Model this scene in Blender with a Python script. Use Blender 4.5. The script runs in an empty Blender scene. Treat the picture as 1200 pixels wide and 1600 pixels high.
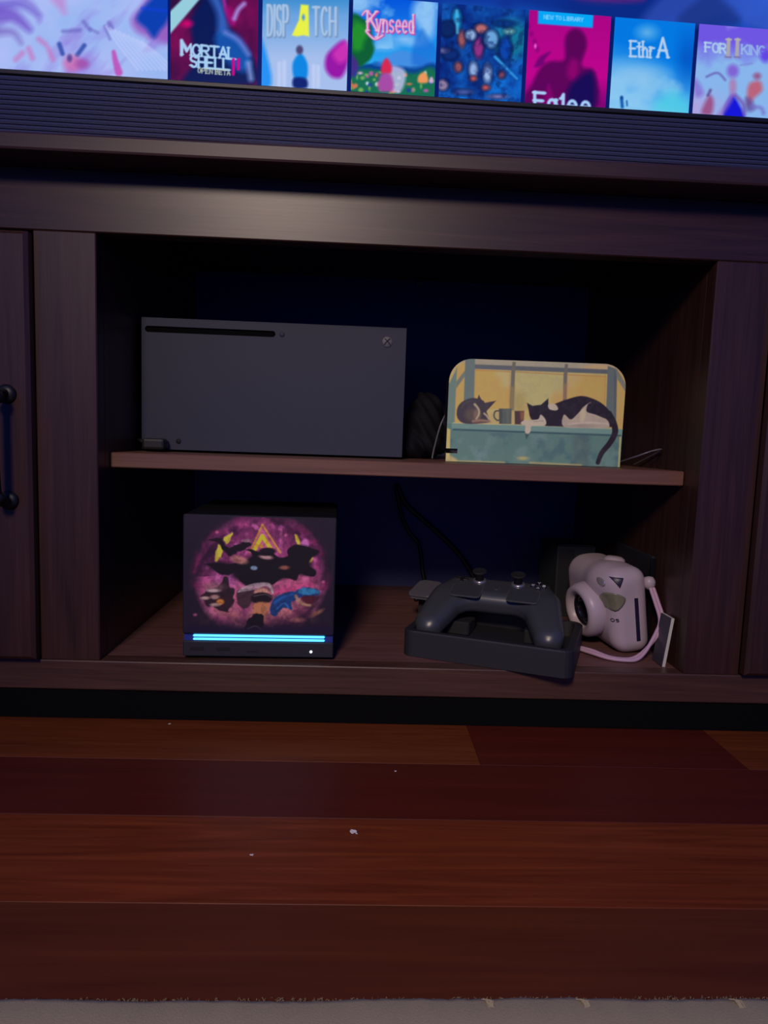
import bpy, bmesh, math, random
import numpy as np
from mathutils import Vector, Matrix

random.seed(7)
scene = bpy.context.scene
COL = scene.collection

# ------------------------------------------------------------------ camera
F_PX = 1068.35
CAM = np.array([-0.013, -0.6842, 0.2976])
YAW, PITCH, ROLL = 0.03658, 0.10744, 0.03497
_fw = np.array([math.sin(YAW)*math.cos(PITCH), math.cos(YAW)*math.cos(PITCH), -math.sin(PITCH)])
_rt0 = np.array([math.cos(YAW), -math.sin(YAW), 0.0])
_up0 = np.cross(_rt0, _fw)
_rt = math.cos(ROLL)*_rt0 + math.sin(ROLL)*_up0
_up = -math.sin(ROLL)*_rt0 + math.cos(ROLL)*_up0
cam_data = bpy.data.cameras.new('camera')
cam_data.sensor_fit = 'VERTICAL'
cam_data.sensor_height = 32.0
cam_data.lens = F_PX/1600*32.0
cam_data.clip_start = 0.01
cam_ob = bpy.data.objects.new('camera', cam_data)
M = Matrix.Identity(4)
for i in range(3):
    M[i][0] = _rt[i]; M[i][1] = _up[i]; M[i][2] = -_fw[i]; M[i][3] = CAM[i]
cam_ob.matrix_world = M
COL.objects.link(cam_ob)
scene.camera = cam_ob

# ------------------------------------------------------------------ world, lamps, exposure
world = bpy.data.worlds.new('dim_room')
scene.world = world
world.use_nodes = True
world.node_tree.nodes['Background'].inputs[0].default_value = (0.04, 0.14, 1.0, 1)
world.node_tree.nodes['Background'].inputs[1].default_value = 0.36

def area_light(name, loc, target, power, size, col):
    d = bpy.data.lights.new(name, 'AREA')
    d.shape = 'DISK'; d.spread = math.radians(65); d.size = size; d.energy = power; d.color = col
    o = bpy.data.objects.new(name, d); COL.objects.link(o)
    o.location = loc
    o.rotation_euler = (Vector(target)-Vector(loc)).to_track_quat('-Z', 'Y').to_euler()
    return o
area_light('room_lamp', (-0.30, -1.45, 1.09), (0.08, 0.0, 0.16), 2.0, 0.30, (1.0, 0.80, 0.66))  # unseen lamp at table-lamp height, inferred from the highlight on the rail

scene.view_settings.view_transform = 'Standard'
scene.view_settings.look = 'None'
scene.view_settings.exposure = 0.0
scene.view_settings.gamma = 1.0
scene.view_settings.use_curve_mapping = False

# ------------------------------------------------------------------ materials
def new_mat(name):
    m = bpy.data.materials.new(name); m.use_nodes = True
    nt = m.node_tree
    return m, nt, nt.nodes['Principled BSDF']
def plain(name, col, rough=0.5, metal=0.0, bump=0.0, bscale=200.0, spec=0.5, coat=0.0, var=0.08):
    m, nt, b = new_mat(name)
    n = nt.nodes.new('ShaderNodeTexNoise'); n.inputs['Scale'].default_value = bscale; n.inputs['Detail'].default_value = 4
    tc = nt.nodes.new('ShaderNodeTexCoord'); nt.links.new(tc.outputs['Object'], n.inputs['Vector'])
    mix = nt.nodes.new('ShaderNodeMixRGB'); mix.inputs[1].default_value = (*[c*(1-var) for c in col], 1)
    mix.inputs[2].default_value = (*[min(1, c*(1+var)) for c in col], 1)
    nt.links.new(n.outputs['Fac'], mix.inputs[0]); nt.links.new(mix.outputs[0], b.inputs['Base Color'])
    b.inputs['Roughness'].default_value = rough; b.inputs['Metallic'].default_value = metal
    b.inputs['Specular IOR Level'].default_value = spec; b.inputs['Coat Weight'].default_value = coat
    if bump > 0:
        bp = nt.nodes.new('ShaderNodeBump'); bp.inputs['Strength'].default_value = bump; bp.inputs['Distance'].default_value = 0.001
        nt.links.new(n.outputs['Fac'], bp.inputs['Height']); nt.links.new(bp.outputs[0], b.inputs['Normal'])
    return m
def wood(name, dark, light, axis=0, scale=1.0, rough=0.4, spec=0.5, coat=0.0, bump=0.08, dist=1.5):
    """grain runs along the given axis"""
    m, nt, b = new_mat(name)
    tc = nt.nodes.new('ShaderNodeTexCoord')
    oi = nt.nodes.new('ShaderNodeObjectInfo')
    add = nt.nodes.new('ShaderNodeVectorMath'); add.operation = 'MULTIPLY_ADD'
    add.inputs[1].default_value = (1, 1, 1)
    mul = nt.nodes.new('ShaderNodeVectorMath'); mul.operation = 'SCALE'; mul.inputs['Scale'].default_value = 3.7
    comb = nt.nodes.new('ShaderNodeCombineXYZ')
    for k in range(3): nt.links.new(oi.outputs['Random'], comb.inputs[k])
    nt.links.new(comb.outputs[0], mul.inputs[0])
    nt.links.new(tc.outputs['Object'], add.inputs[0]); nt.links.new(mul.outputs[0], add.inputs[2])
    mp = nt.nodes.new('ShaderNodeMapping')
    s = [70*scale]*3; s[axis] = 4.0*scale
    mp.inputs['Scale'].default_value = s
    nt.links.new(add.outputs[0], mp.inputs['Vector'])
    n1 = nt.nodes.new('ShaderNodeTexNoise'); n1.inputs['Scale'].default_value = 1.0; n1.inputs['Detail'].default_value = 5
    n1.inputs['Distortion'].default_value = dist
    nt.links.new(mp.outputs[0], n1.inputs['Vector'])
    mp2 = nt.nodes.new('ShaderNodeMapping'); s2 = [420*scale]*3; s2[axis] = 12*scale
    mp2.inputs['Scale'].default_value = s2; nt.links.new(add.outputs[0], mp2.inputs['Vector'])
    n2 = nt.nodes.new('ShaderNodeTexNoise'); n2.inputs['Scale'].default_value = 1.0; n2.inputs['Detail'].default_value = 3
    nt.links.new(mp2.outputs[0], n2.inputs['Vector'])
    mx = nt.nodes.new('ShaderNodeMixRGB'); mx.inputs[0].default_value = 0.35
    nt.links.new(n1.outputs['Fac'], mx.inputs[1]); nt.links.new(n2.outputs['Fac'], mx.inputs[2])
    cr = nt.nodes.new('ShaderNodeValToRGB')
    cr.color_ramp.elements[0].position = 0.32; cr.color_ramp.elements[0].color = (*dark, 1)
    cr.color_ramp.elements[1].position = 0.68; cr.color_ramp.elements[1].color = (*light, 1)
    nt.links.new(mx.outputs[0], cr.inputs[0]); nt.links.new(cr.outputs[0], b.inputs['Base Color'])
    b.inputs['Roughness'].default_value = rough; b.inputs['Specular IOR Level'].default_value = spec
    b.inputs['Coat Weight'].default_value = coat; b.inputs['Coat Roughness'].default_value = 0.25
    bp = nt.nodes.new('ShaderNodeBump'); bp.inputs['Strength'].default_value = bump; bp.inputs['Distance'].default_value = 0.0006
    nt.links.new(mx.outputs[0], bp.inputs['Height']); nt.links.new(bp.outputs[0], b.inputs['Normal'])
    return m
def emis(name, col, strength):
    m, nt, b = new_mat(name)
    b.inputs['Base Color'].default_value = (0.01, 0.01, 0.01, 1)
    b.inputs['Emission Color'].default_value = (*col, 1); b.inputs['Emission Strength'].default_value = strength
    return m
def print_mat(name, emission=0.0, rough=0.55, spec=0.3):
    m, nt, b = new_mat(name)
    a = nt.nodes.new('ShaderNodeAttribute'); a.attribute_name = 'Col'
    if emission > 0:
        b.inputs['Base Color'].default_value = (0.005, 0.005, 0.006, 1)
        nt.links.new(a.outputs['Color'], b.inputs['Emission Color']); b.inputs['Emission Strength'].default_value = emission
        b.inputs['Roughness'].default_value = 0.12; b.inputs['Specular IOR Level'].default_value = 0.12
    else:
        nt.links.new(a.outputs['Color'], b.inputs['Base Color'])
        b.inputs['Roughness'].default_value = rough; b.inputs['Specular IOR Level'].default_value = spec
    return m

MAT = {}
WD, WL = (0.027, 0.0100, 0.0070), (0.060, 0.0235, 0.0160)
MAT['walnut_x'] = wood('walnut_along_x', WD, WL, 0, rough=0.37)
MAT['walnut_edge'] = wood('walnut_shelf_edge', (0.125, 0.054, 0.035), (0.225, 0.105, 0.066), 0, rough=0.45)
MAT['walnut_top'] = wood('walnut_tabletop', WD, WL, 0, rough=0.46)
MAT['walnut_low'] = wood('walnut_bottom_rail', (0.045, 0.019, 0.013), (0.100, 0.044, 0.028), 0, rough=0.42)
MAT['walnut_z'] = wood('walnut_along_z', WD, WL, 2, rough=0.40)
MAT['walnut_y'] = wood('walnut_inside', WD, WL, 1, rough=0.5)
MAT['backboard_glare'] = plain('backboard_glare_tint', (0.036, 0.045, 0.150), 0.6, bscale=60)  # navy in the board colour stands in for the TV's glare veil
MAT['floor_orange'] = wood('cherry_orange', (0.105, 0.020, 0.0035), (0.20, 0.047, 0.009), 0, 0.8, 0.48, 0.35, 0.0)
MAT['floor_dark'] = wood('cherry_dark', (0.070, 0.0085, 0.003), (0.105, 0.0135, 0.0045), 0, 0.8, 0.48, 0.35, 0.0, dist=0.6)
MAT['floor_red'] = wood('cherry_red', (0.115, 0.018, 0.0035), (0.235, 0.046, 0.009), 0, 0.55, 0.46, 0.35, 0.0, dist=4.0)
MAT['floor_brown'] = wood('cherry_brown', (0.085, 0.017, 0.0035), (0.135, 0.030, 0.007), 0, 0.6, 0.48, 0.35, 0.0, dist=0.8)
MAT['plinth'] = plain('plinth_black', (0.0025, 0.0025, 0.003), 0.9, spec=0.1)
MAT['subfloor'] = plain('subfloor', (0.02, 0.01, 0.008), 0.9)
MAT['wall'] = plain('wall_paint', (0.35, 0.34, 0.33), 0.8, bump=0.1)
MAT['black_plastic'] = plain('black_plastic', (0.013, 0.013, 0.015), 0.45)
MAT['black_matte'] = plain('black_matte', (0.008, 0.008, 0.009), 0.75)
MAT['black_gloss'] = plain('black_gloss', (0.006, 0.006, 0.008), 0.2)
MAT['grille'] = plain('soundbar_fabric', (0.055, 0.055, 0.090), 0.34, spec=0.75, bump=0.3, bscale=900)
MAT['console'] = plain('console_grey', (0.036, 0.040, 0.066), 0.6, bump=0.05, bscale=1500, spec=0.35)
MAT['machine'] = plain('machine_shell', (0.020, 0.018, 0.024), 0.55)
MAT['machine_dark'] = plain('machine_shell_black', (0.004, 0.004, 0.005), 0.7, spec=0.2)
MAT['controller'] = plain('controller_shell', (0.046, 0.050, 0.054), 0.33)
MAT['controller_pad'] = plain('controller_pad', (0.042, 0.045, 0.050), 0.5)
MAT['pad_rim'] = plain('pad_rim', (0.09, 0.09, 0.10), 0.3)
MAT['silver'] = plain('silver_ring', (0.45, 0.44, 0.46), 0.3, 0.8)
MAT['letter_white'] = plain('letter_white', (0.6, 0.6, 0.62), 0.5)
MAT['tray'] = plain('tray_black', (0.015, 0.015, 0.018), 0.6, bump=0.1, bscale=800)
MAT['pink'] = plain('pink_plastic', (0.47, 0.38, 0.40), 0.38, var=0.03)
MAT['pink_light'] = plain('pink_cord', (0.56, 0.36, 0.45), 0.6, bump=0.3, bscale=1200)
MAT['violet_dark'] = plain('dark_violet', (0.012, 0.010, 0.030), 0.4)
MAT['lens_dark'] = plain('lens_dark', (0.012, 0.010, 0.016), 0.15)
MAT['flash'] = plain('flash_window', (0.20, 0.19, 0.12), 0.12, spec=0.7)
MAT['silver_pink'] = plain('mirror_dot', (0.55, 0.50, 0.48), 0.15, 0.6)
MAT['grey_plastic'] = plain('grey_plastic', (0.11, 0.105, 0.13), 0.5)
MAT['card_white'] = plain('card_edge', (0.62, 0.60, 0.50), 0.6)
MAT['card_face'] = plain('card_face', (0.05, 0.048, 0.06), 0.35)
MAT['dark_box'] = plain('dark_green_box', (0.018, 0.024, 0.026), 0.6)
MAT['case'] = plain('dark_case', (0.020, 0.020, 0.024), 0.4)
MAT['cable'] = plain('black_cable', (0.006, 0.006, 0.007), 0.5)
MAT['cable_grey'] = plain('grey_cable', (0.12, 0.12, 0.13), 0.35)
MAT['bag'] = plain('dark_pouch', (0.007, 0.007, 0.012), 0.8, spec=0.2)
MAT['iron'] = plain('black_iron', (0.010, 0.010, 0.012), 0.45, 0.3)
MAT['rug'] = plain('rug_wool', (0.38, 0.31, 0.17), 0.95, bump=0.3, bscale=1100, var=0.15)
MAT['lint'] = plain('lint', (0.7, 0.66, 0.6), 0.8)
MAT['led'] = emis('led_cyan', (0.10, 0.58, 1.0), 1.75)
MAT['led_glow_blue'] = plain('led_recess_glow', (0.02, 0.04, 0.25), 0.4)  # blue base colour paints the bar's glow into its recess
MAT['led_white'] = emis('led_white', (0.85, 0.95, 1.0), 1.6)
MAT['screen_print'] = print_mat('screen_picture', 1.0)
MAT['print'] = print_mat('printed_vinyl')
MAT['screen_dark'] = plain('screen_glass', (0.004, 0.004, 0.006), 0.2)

# ------------------------------------------------------------------ object helpers
def link_mesh(name, me, mat, parent=None, smooth=False, loc=None):
    o = bpy.data.objects.new(name, me); COL.objects.link(o)
    if mat is not None and len(me.materials) == 0:
        me.materials.append(MAT[mat] if isinstance(mat, str) else mat)
    if smooth:
        me.polygons.foreach_set('use_smooth', [True]*len(me.polygons))
    if parent is not None: o.parent = parent
    if loc is not None: o.location = loc
    return o
def obj(name, bm, mat, parent=None, smooth=False, loc=None):
    bmesh.ops.recalc_face_normals(bm, faces=bm.faces)
    me = bpy.data.meshes.new(name); bm.to_mesh(me); bm.free()
    return link_mesh(name, me, mat, parent, smooth, loc)
def tag(o, label, cat, group=None):
    o['label'] = label; o['category'] = cat
    if group: o['group'] = group
    return o
def thing(name, label, cat, loc=(0, 0, 0), rotz=0.0, group=None):
    o = bpy.data.objects.new(name, None); COL.objects.link(o)
    o.empty_display_size = 0.05
    o.location = loc; o.rotation_euler = (0, 0, rotz)
    return tag(o, label, cat, group)

def add_box(bm, lo, hi, bevel=0.0, seg=2):
    r = bmesh.ops.create_cube(bm, size=1.0)
    vs = r['verts']
    for v in vs:
        for k in range(3):
            v.co[k] = lo[k] if v.co[k] < 0 else hi[k]
    if bevel > 0:
        es = list({e for v in vs for e in v.link_edges})
        bmesh.ops.bevel(bm, geom=es, offset=bevel, segments=seg, affect='EDGES', profile=0.5)
    return bm
def box(lo, hi, bevel=0.0, seg=2):
    return add_box(bmesh.new(), lo, hi, bevel, seg)
def add_prism(bm, pts, axis, a0, a1, bevel=0.0, seg=2):
    """outline pts (2D) extruded along axis from a0 to a1; 2D coords are the remaining axes in order"""
    def mk(p, a):
        c = [0, 0, 0]; k = 0
        for i in range(3):
            if i == axis: c[i] = a
            else: c[i] = p[k]; k += 1
        return c
    v0 = [bm.verts.new(mk(p, a0)) for p in pts]; v1 = [bm.verts.new(mk(p, a1)) for p in pts]
    n = len(pts)
    f0 = bm.faces.new(v0); f1 = bm.faces.new(list(reversed(v1)))
    for i in range(n):
        bm.faces.new([v0[(i+1) % n], v0[i], v1[i], v1[(i+1) % n]])
    if bevel > 0:
        es = list(set(f0.edges) | set(f1.edges))
        bmesh.ops.bevel(bm, geom=es, offset=bevel, segments=seg, affect='EDGES', profile=0.5)
    return bm
def rrect(cx, cy, w, h, r, n=6):
    out = []
    for sx, sy, a0 in ((1, 1, 0), (-1, 1, 90), (-1, -1, 180), (1, -1, 270)):
        for k in range(n+1):
            a = math.radians(a0+90*k/n)
            out.append((cx+sx*(w/2-r)+r*math.cos(a), cy+sy*(h/2-r)+r*math.sin(a)))
    return out
def catmull(pts, sub=6, closed=False):
    P = [np.array(p, float) for p in pts]; n = len(P); out = []
    rng = range(n) if closed else range(n-1)
    for i in rng:
        if closed: p0, p1, p2, p3 = P[i-1], P[i], P[(i+1) % n], P[(i+2) % n]
        else: p0, p1, p2, p3 = P[max(i-1, 0)], P[i], P[i+1], P[min(i+2, n-1)]
        for k in range(sub):
            t = k/sub
            out.append(0.5*((2*p1)+(-p0+p2)*t+(2*p0-5*p1+4*p2-p3)*t*t+(-p0+3*p1-3*p2+p3)*t**3))
    if not closed: out.append(P[-1])
    return out
def add_tube(bm, pts, r, seg=8, smooth_sub=6, cap=True):
    if smooth_sub: pts = catmull(pts, smooth_sub)
    P = [Vector(p) for p in pts]; n = len(P); rings = []
    prev = None
    for i, p in enumerate(P):
        t = (P[min(i+1, n-1)]-P[max(i-1, 0)]).normalized()
        if prev is None:
            a = t.orthogonal().normalized()
        else:
            a = (prev - t*prev.dot(t)).normalized()
        prev = a; b = t.cross(a)
        rr = r[i*(len(r)-1)//max(n-1, 1)] if isinstance(r, (list, tuple)) else r
        rings.append([bm.verts.new(p+rr*(math.cos(2*math.pi*k/seg)*a+math.sin(2*math.pi*k/seg)*b)) for k in range(seg)])
    for i in range(n-1):
        for k in range(seg):
            bm.faces.new([rings[i][k], rings[i][(k+1) % seg], rings[i+1][(k+1) % seg], rings[i+1][k]])
    if cap:
        bm.faces.new(list(reversed(rings[0]))); bm.faces.new(rings[-1])
    return bm
def add_lathe(bm, prof, M4=None, seg=32):
    """profile (r, z) around local z, then transformed"""
    M4 = M4 or Matrix.Identity(4)
    rings = []
    for r, z in prof:
        if r < 1e-7: rings.append([bm.verts.new(M4 @ Vector((0, 0, z)))])
        else: rings.append([bm.verts.new(M4 @ Vector((r*math.cos(2*math.pi*k/seg), r*math.sin(2*math.pi*k/seg), z))) for k in range(seg)])
    for a, b in zip(rings, rings[1:]):
        if len(a) == 1 and len(b) == 1: continue
        for k in range(seg):
            k2 = (k+1) % seg
            if len(a) == 1: bm.faces.new([a[0], b[k], b[k2]])
            elif len(b) == 1: bm.faces.new([a[k], a[k2], b[0]])
            else: bm.faces.new([a[k], a[k2], b[k2], b[k]])
    return bm
def axis_mat(loc, direction):
    q = Vector(direction).to_track_quat('Z', 'Y')
    return Matrix.Translation(Vector(loc)) @ q.to_matrix().to_4x4()

# ---- smooth bodies from signed distance fields (surface nets)
def surface_nets(fn, lo, hi, h):
    n = [int(math.ceil((hi[k]-lo[k])/h))+1 for k in range(3)]
    ax = [lo[k]+h*np.arange(n[k]) for k in range(3)]
    X, Y, Z = np.meshgrid(*ax, indexing='ij')
    D = fn(X, Y, Z)
    S = D < 0
    cn = [m-1 for m in n]
    acc = np.zeros((*cn, 3)); cnt = np.zeros(cn)
    base = np.stack(np.meshgrid(*[np.arange(m) for m in cn], indexing='ij'), -1).astype(float)
    corners = [(i, j, k) for i in (0, 1) for j in (0, 1) for k in (0, 1)]
    def sub(A, c): return A[c[0]:c[0]+cn[0], c[1]:c[1]+cn[1], c[2]:c[2]+cn[2]]
    for c in corners:
        for a in range(3):
            if c[a] == 0:
                d = list(c); d[a] = 1
                d0, d1 = sub(D, c), sub(D, d)
                m = (sub(S, c) != sub(S, d))
                t = np.where(m, d0/np.where(m, d0-d1, 1), 0)
                p = base + np.array(c); p[..., a] += t
                acc += np.where(m[..., None], p, 0); cnt += m
    act = cnt > 0
    idx = -np.ones(cn, int); idx[act] = np.arange(act.sum())
    V = acc[act]/cnt[act][:, None]*h + np.array(lo)
    faces = []
    for a in range(3):
        b, c = (a+1) % 3, (a+2) % 3
        sl0 = [slice(None)]*3; sl1 = [slice(None)]*3
        sl0[a] = slice(0, n[a]-1); sl1[a] = slice(1, n[a])
        m = S[tuple(sl0)] != S[tuple(sl1)]
        flip = S[tuple(sl0)]
        I = np.argwhere(m)
        ok = (I[:, b] > 0) & (I[:, c] > 0) & (I[:, b] < n[b]-1) & (I[:, c] < n[c]-1)
        I = I[ok]
        fl = flip[tuple(I.T)]
        eb = np.zeros(3, int); eb[b] = 1; ec = np.zeros(3, int); ec[c] = 1
        q = np.stack([idx[tuple((I-eb-ec).T)], idx[tuple((I-ec).T)], idx[tuple(I.T)], idx[tuple((I-eb).T)]], 1)
        q[~fl] = q[~fl][:, ::-1]
        faces.append(q)
    Fq = np.concatenate(faces)
    me = bpy.data.meshes.new('body')
    me.from_pydata(V.tolist(), [], Fq.tolist()); me.validate()
    return me
def s_rbox(X, Y, Z, c, hs, r):
    q = [np.abs(A-c[k])-(hs[k]-r) for k, A in enumerate((X, Y, Z))]
    return np.sqrt(sum(np.maximum(a, 0)**2 for a in q)) + np.minimum(np.maximum(np.maximum(q[0], q[1]), q[2]), 0) - r
def s_caps(X, Y, Z, a, b, ra, rb):
    a = np.array(a, float); b = np.array(b, float); d = b-a
    t = np.clip(((X-a[0])*d[0]+(Y-a[1])*d[1]+(Z-a[2])*d[2])/(d@d), 0, 1)
    return np.sqrt((X-a[0]-t*d[0])**2+(Y-a[1]-t*d[1])**2+(Z-a[2]-t*d[2])**2)-(ra+(rb-ra)*t)
def s_ell(X, Y, Z, c, r):
    k = np.sqrt(((X-c[0])/r[0])**2+((Y-c[1])/r[1])**2+((Z-c[2])/r[2])**2)
    return (k-1)*min(r)
def smin(a, b, k):
    h = np.clip(0.5+0.5*(b-a)/k, 0, 1)
    return b+(a-b)*h-k*h*(1-h)
def smax(a, b, k): return -smin(-a, -b, k)

# ---- flat prints and screen pictures painted on fine grids
_rs = np.random.RandomState(5)
_LAT = _rs.rand(64, 64)
def vnoise(U, V, s, seed=0):
    u = U/s+seed*7.31; v = V/s+seed*3.17
    iu = np.floor(u).astype(int); iv = np.floor(v).astype(int)
    fu = u-iu; fv = v-iv; fu = fu*fu*(3-2*fu); fv = fv*fv*(3-2*fv)
    g = lambda a, b: _LAT[a % 64, b % 64]
    return (g(iu, iv)*(1-fu)+g(iu+1, iv)*fu)*(1-fv)+(g(iu, iv+1)*(1-fu)+g(iu+1, iv+1)*fu)*fv
def fbm(U, V, s, seed=0, oct=4):
    a = 0; w = 0.5; t = 0
    for k in range(oct):
        a = a+w*vnoise(U, V, s/(2**k), seed+k*11); t += w; w *= 0.5
    return a/t
class Canvas:
    """colour field over points U, V (in the units the motif is drawn in)"""
    def __init__(s, U, V, bg=(0, 0, 0)):
        s.U, s.V = U, V
        s.C = np.ones(U.shape+(3,))*np.array(bg)/255.0
    def blend(s, a, col):
        a = np.clip(a, 0, 1)[..., None]; col = np.asarray(col, float)
        s.C = s.C*(1-a)+(col/255.0)*a
    def poly(s, pts, col, soft=3.0, alpha=1.0, smooth=4, wob=0.0):
        P = np.array(catmull(pts, smooth, True) if smooth else pts, float)
        U, V = s.U, s.V
        lo = P.min(0)-4*soft-wob; hi = P.max(0)+4*soft+wob
        m = (U > lo[0]) & (U < hi[0]) & (V > lo[1]) & (V < hi[1])
        if not m.any(): return
        u = U[m]; v = V[m]
        if wob: 
            u2 = u+wob*2*(vnoise(u, v, wob*3, 3)-.5); v = v+wob*2*(vnoise(u, v, wob*3, 9)-.5); u = u2
        dmin = np.full(u.shape, 1e9); ins = np.zeros(u.shape, bool)
        Q = np.roll(P, -1, 0)
        for (ax, ay), (bx, by) in zip(P, Q):
            dx, dy = bx-ax, by-ay; L = dx*dx+dy*dy
            if L < 1e-12: continue
            t = np.clip(((u-ax)*dx+(v-ay)*dy)/L, 0, 1)
            dmin = np.minimum(dmin, (u-ax-t*dx)**2+(v-ay-t*dy)**2)
            if ay != by:
                c = ((ay > v) != (by > v)) & (u < (bx-ax)*(v-ay)/(by-ay)+ax)
                ins ^= c
        sd = np.sqrt(dmin)*np.where(ins, 1, -1)
        a = np.zeros(U.shape); a[m] = np.clip(sd/soft*0.5+0.5, 0, 1)*alpha
        s.blend(a, col)
    def stroke(s, pts, w, col, soft=2.0, alpha=1.0, smooth=5, w2=None):
        P = np.array(catmull(pts, smooth) if (smooth and len(pts) > 2) else pts, float)
        U, V = s.U, s.V; ww = max(w, w2 or w)
        lo = P.min(0)-ww-3*soft; hi = P.max(0)+ww+3*soft
        m = (U > lo[0]) & (U < hi[0]) & (V > lo[1]) & (V < hi[1])
        if not m.any(): return
        u = U[m]; v = V[m]; best = np.full(u.shape, -1e9); n = len(P)-1
        for i in range(n):
            (ax, ay), (bx, by) = P[i], P[i+1]
            dx, dy = bx-ax, by-ay; L = dx*dx+dy*dy
            if L < 1e-12: continue
            t = np.clip(((u-ax)*dx+(v-ay)*dy)/L, 0, 1)
            wl = w if w2 is None else w+(w2-w)*(i+t)/n
            best = np.maximum(best, wl/2-np.hypot(u-ax-t*dx, v-ay-t*dy))
        a = np.zeros(U.shape); a[m] = np.clip(best/soft*0.5+0.5, 0, 1)*alpha
        s.blend(a, col)
    def ell(s, c, r, col, soft=3.0, alpha=1.0, rot=0.0):
        du, dv = s.U-c[0], s.V-c[1]
        ca, sa = math.cos(rot), math.sin(rot)
        x = du*ca+dv*sa; y = -du*sa+dv*ca
        d = (1-np.hypot(x/r[0], y/r[1]))*min(r)
        s.blend(np.clip(d/soft*0.5+0.5, 0, 1)*alpha, col)
    def text(s, txt, x, y, w, h, sw, col, gap=0.25, serif=0.0, slope=0.0, soft=1.0, alpha=1.0):
        """x,y top left; w = width of one letter; slope = dy/dx of the base line"""
        cx = x
        for ch in txt:
            if ch == ' ': cx += w*0.7; continue
            k = GW.get(ch, 1.0)
            for st in GLYPH[ch]:
                pts = [(cx+p[0]*w*k, y+p[1]*h+slope*(cx+p[0]*w*k-x)) for p in st]
                s.stroke(pts, sw, col, soft, alpha, smooth=0)
                if serif:
                    for p in (pts[0], pts[-1]):
                        s.stroke([(p[0]-serif, p[1]-slope*serif), (p[0]+serif, p[1]+slope*serif)], sw*0.55, col, soft, alpha, smooth=0)
            cx += w*k+w*gap
def arc(cx, cy, rx, ry, a0, a1, n=8):
    return [(cx+rx*math.cos(math.radians(a0+(a1-a0)*k/n)), cy+ry*math.sin(math.radians(a0+(a1-a0)*k/n))) for k in range(n+1)]
GW = {'I': 0.15, 'M': 1.25, 'W': 1.3, 'i': .1, 'l': .15, 't': .6, 'r': .6, '1': .35}
GLYPH = {
 'A': [[(0, 1), (.5, 0), (1, 1)], [(.2, .65), (.8, .65)]],
 'B': [[(0, 0), (0, 1)], [(0, 0), (.6, 0)]+arc(.6, .24, .3, .24, -80, 80)+[(.6, .48), (0, .48)], [(.6, .48)]+arc(.65, .74, .35, .26, -80, 80)+[(.6, 1), (0, 1)]],
 'C': [arc(.55, .5, .52, .5, -50, -310, 14)],
 'D': [[(0, 0), (0, 1)], [(0, 0), (.4, 0)]+arc(.4, .5, .6, .5, -85, 85, 10)+[(.4, 1), (0, 1)]],
 'E': [[(0, 0), (0, 1)], [(0, 0), (.9, 0)], [(0, .48), (.7, .48)], [(0, 1), (.9, 1)]],
 'F': [[(0, 0), (0, 1)], [(0, 0), (.9, 0)], [(0, .48), (.7, .48)]],
 'G': [arc(.55, .5, .52, .5, -50, -350, 16)+[(.6, .58)]],
 'H': [[(0, 0), (0, 1)], [(1, 0), (1, 1)], [(0, .5), (1, .5)]],
 'I': [[(.5, 0), (.5, 1)]],
 'K': [[(0, 0), (0, 1)], [(.95, 0), (.05, .55)], [(.3, .4), (1, 1)]],
 'L': [[(0, 0), (0, 1)], [(0, 1), (.85, 1)]],
 'M': [[(0, 1), (.05, 0), (.5, .7), (.95, 0), (1, 1)]],
 'N': [[(0, 1), (0, 0), (1, 1), (1, 0)]],
 'O': [arc(.5, .5, .5, .5, 0, 360, 18)],
 'P': [[(0, 0), (0, 1)], [(0, 0), (.6, 0)]+arc(.6, .27, .36, .27, -80, 80)+[(.6, .54), (0, .54)]],
 'R': [[(0, 0), (0, 1)], [(0, 0), (.6, 0)]+arc(.6, .25, .34, .25, -80, 80)+[(.6, .5), (0, .5)], [(.45, .5), (1, 1)]],
 'S': [arc(.5, .25, .45, .25, -30, -270, 9)+arc(.5, .75, .45, .25, -90, 150, 9)],
 'T': [[(0, 0), (1, 0)], [(.5, 0), (.5, 1)]],
 'W': [[(0, 0), (.25, 1), (.5, .2), (.75, 1), (1, 0)]],
 'X': [[(0, 0), (1, 1)], [(1, 0), (0, 1)]],
 'Y': [[(0, 0), (.5, .5), (1, 0)], [(.5, .5), (.5, 1)]],
 'y': [[(0, .35), (.4, .95)], [(.85, .35), (.45, 1.0), (.2, 1.35), (-.05, 1.3)]],
 'n': [[(.05, .35), (.05, 1)], [(.05, .55), (.35, .36), (.7, .42), (.8, .6), (.8, 1)]],
 's': [arc(.4, .52, .32, .17, -30, -270, 7)+arc(.4, .84, .34, .16, -90, 150, 7)],
 'e': [[(.05, .66), (.8, .66)]+arc(.43, .67, .38, .33, 0, -310, 12)],
 'd': [arc(.4, .67, .36, .33, 0, 360, 12), [(.78, 0), (.78, 1)]],
 't': [[(.4, .1), (.4, 1), (.9, 1)], [(0, .35), (.9, .35)]],
 'h': [[(.05, 0), (.05, 1)], [(.05, .55), (.4, .38), (.75, .5), (.8, 1)]],
 'r': [[(.1, .35), (.1, 1)], [(.1, .6), (.5, .38), (.9, .4)]],
 'a': [arc(.4, .68, .36, .32, 0, 360, 12), [(.78, .36), (.78, 1)]],
 'l': [[(.5, 0), (.5, 1)]],
 '1': [[(.0, .25), (.6, 0), (.4, 1)]],
}
def lin(c): return np.where(c <= 0.04045, c/12.92, ((c+0.055)/1.055)**2.4)
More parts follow.
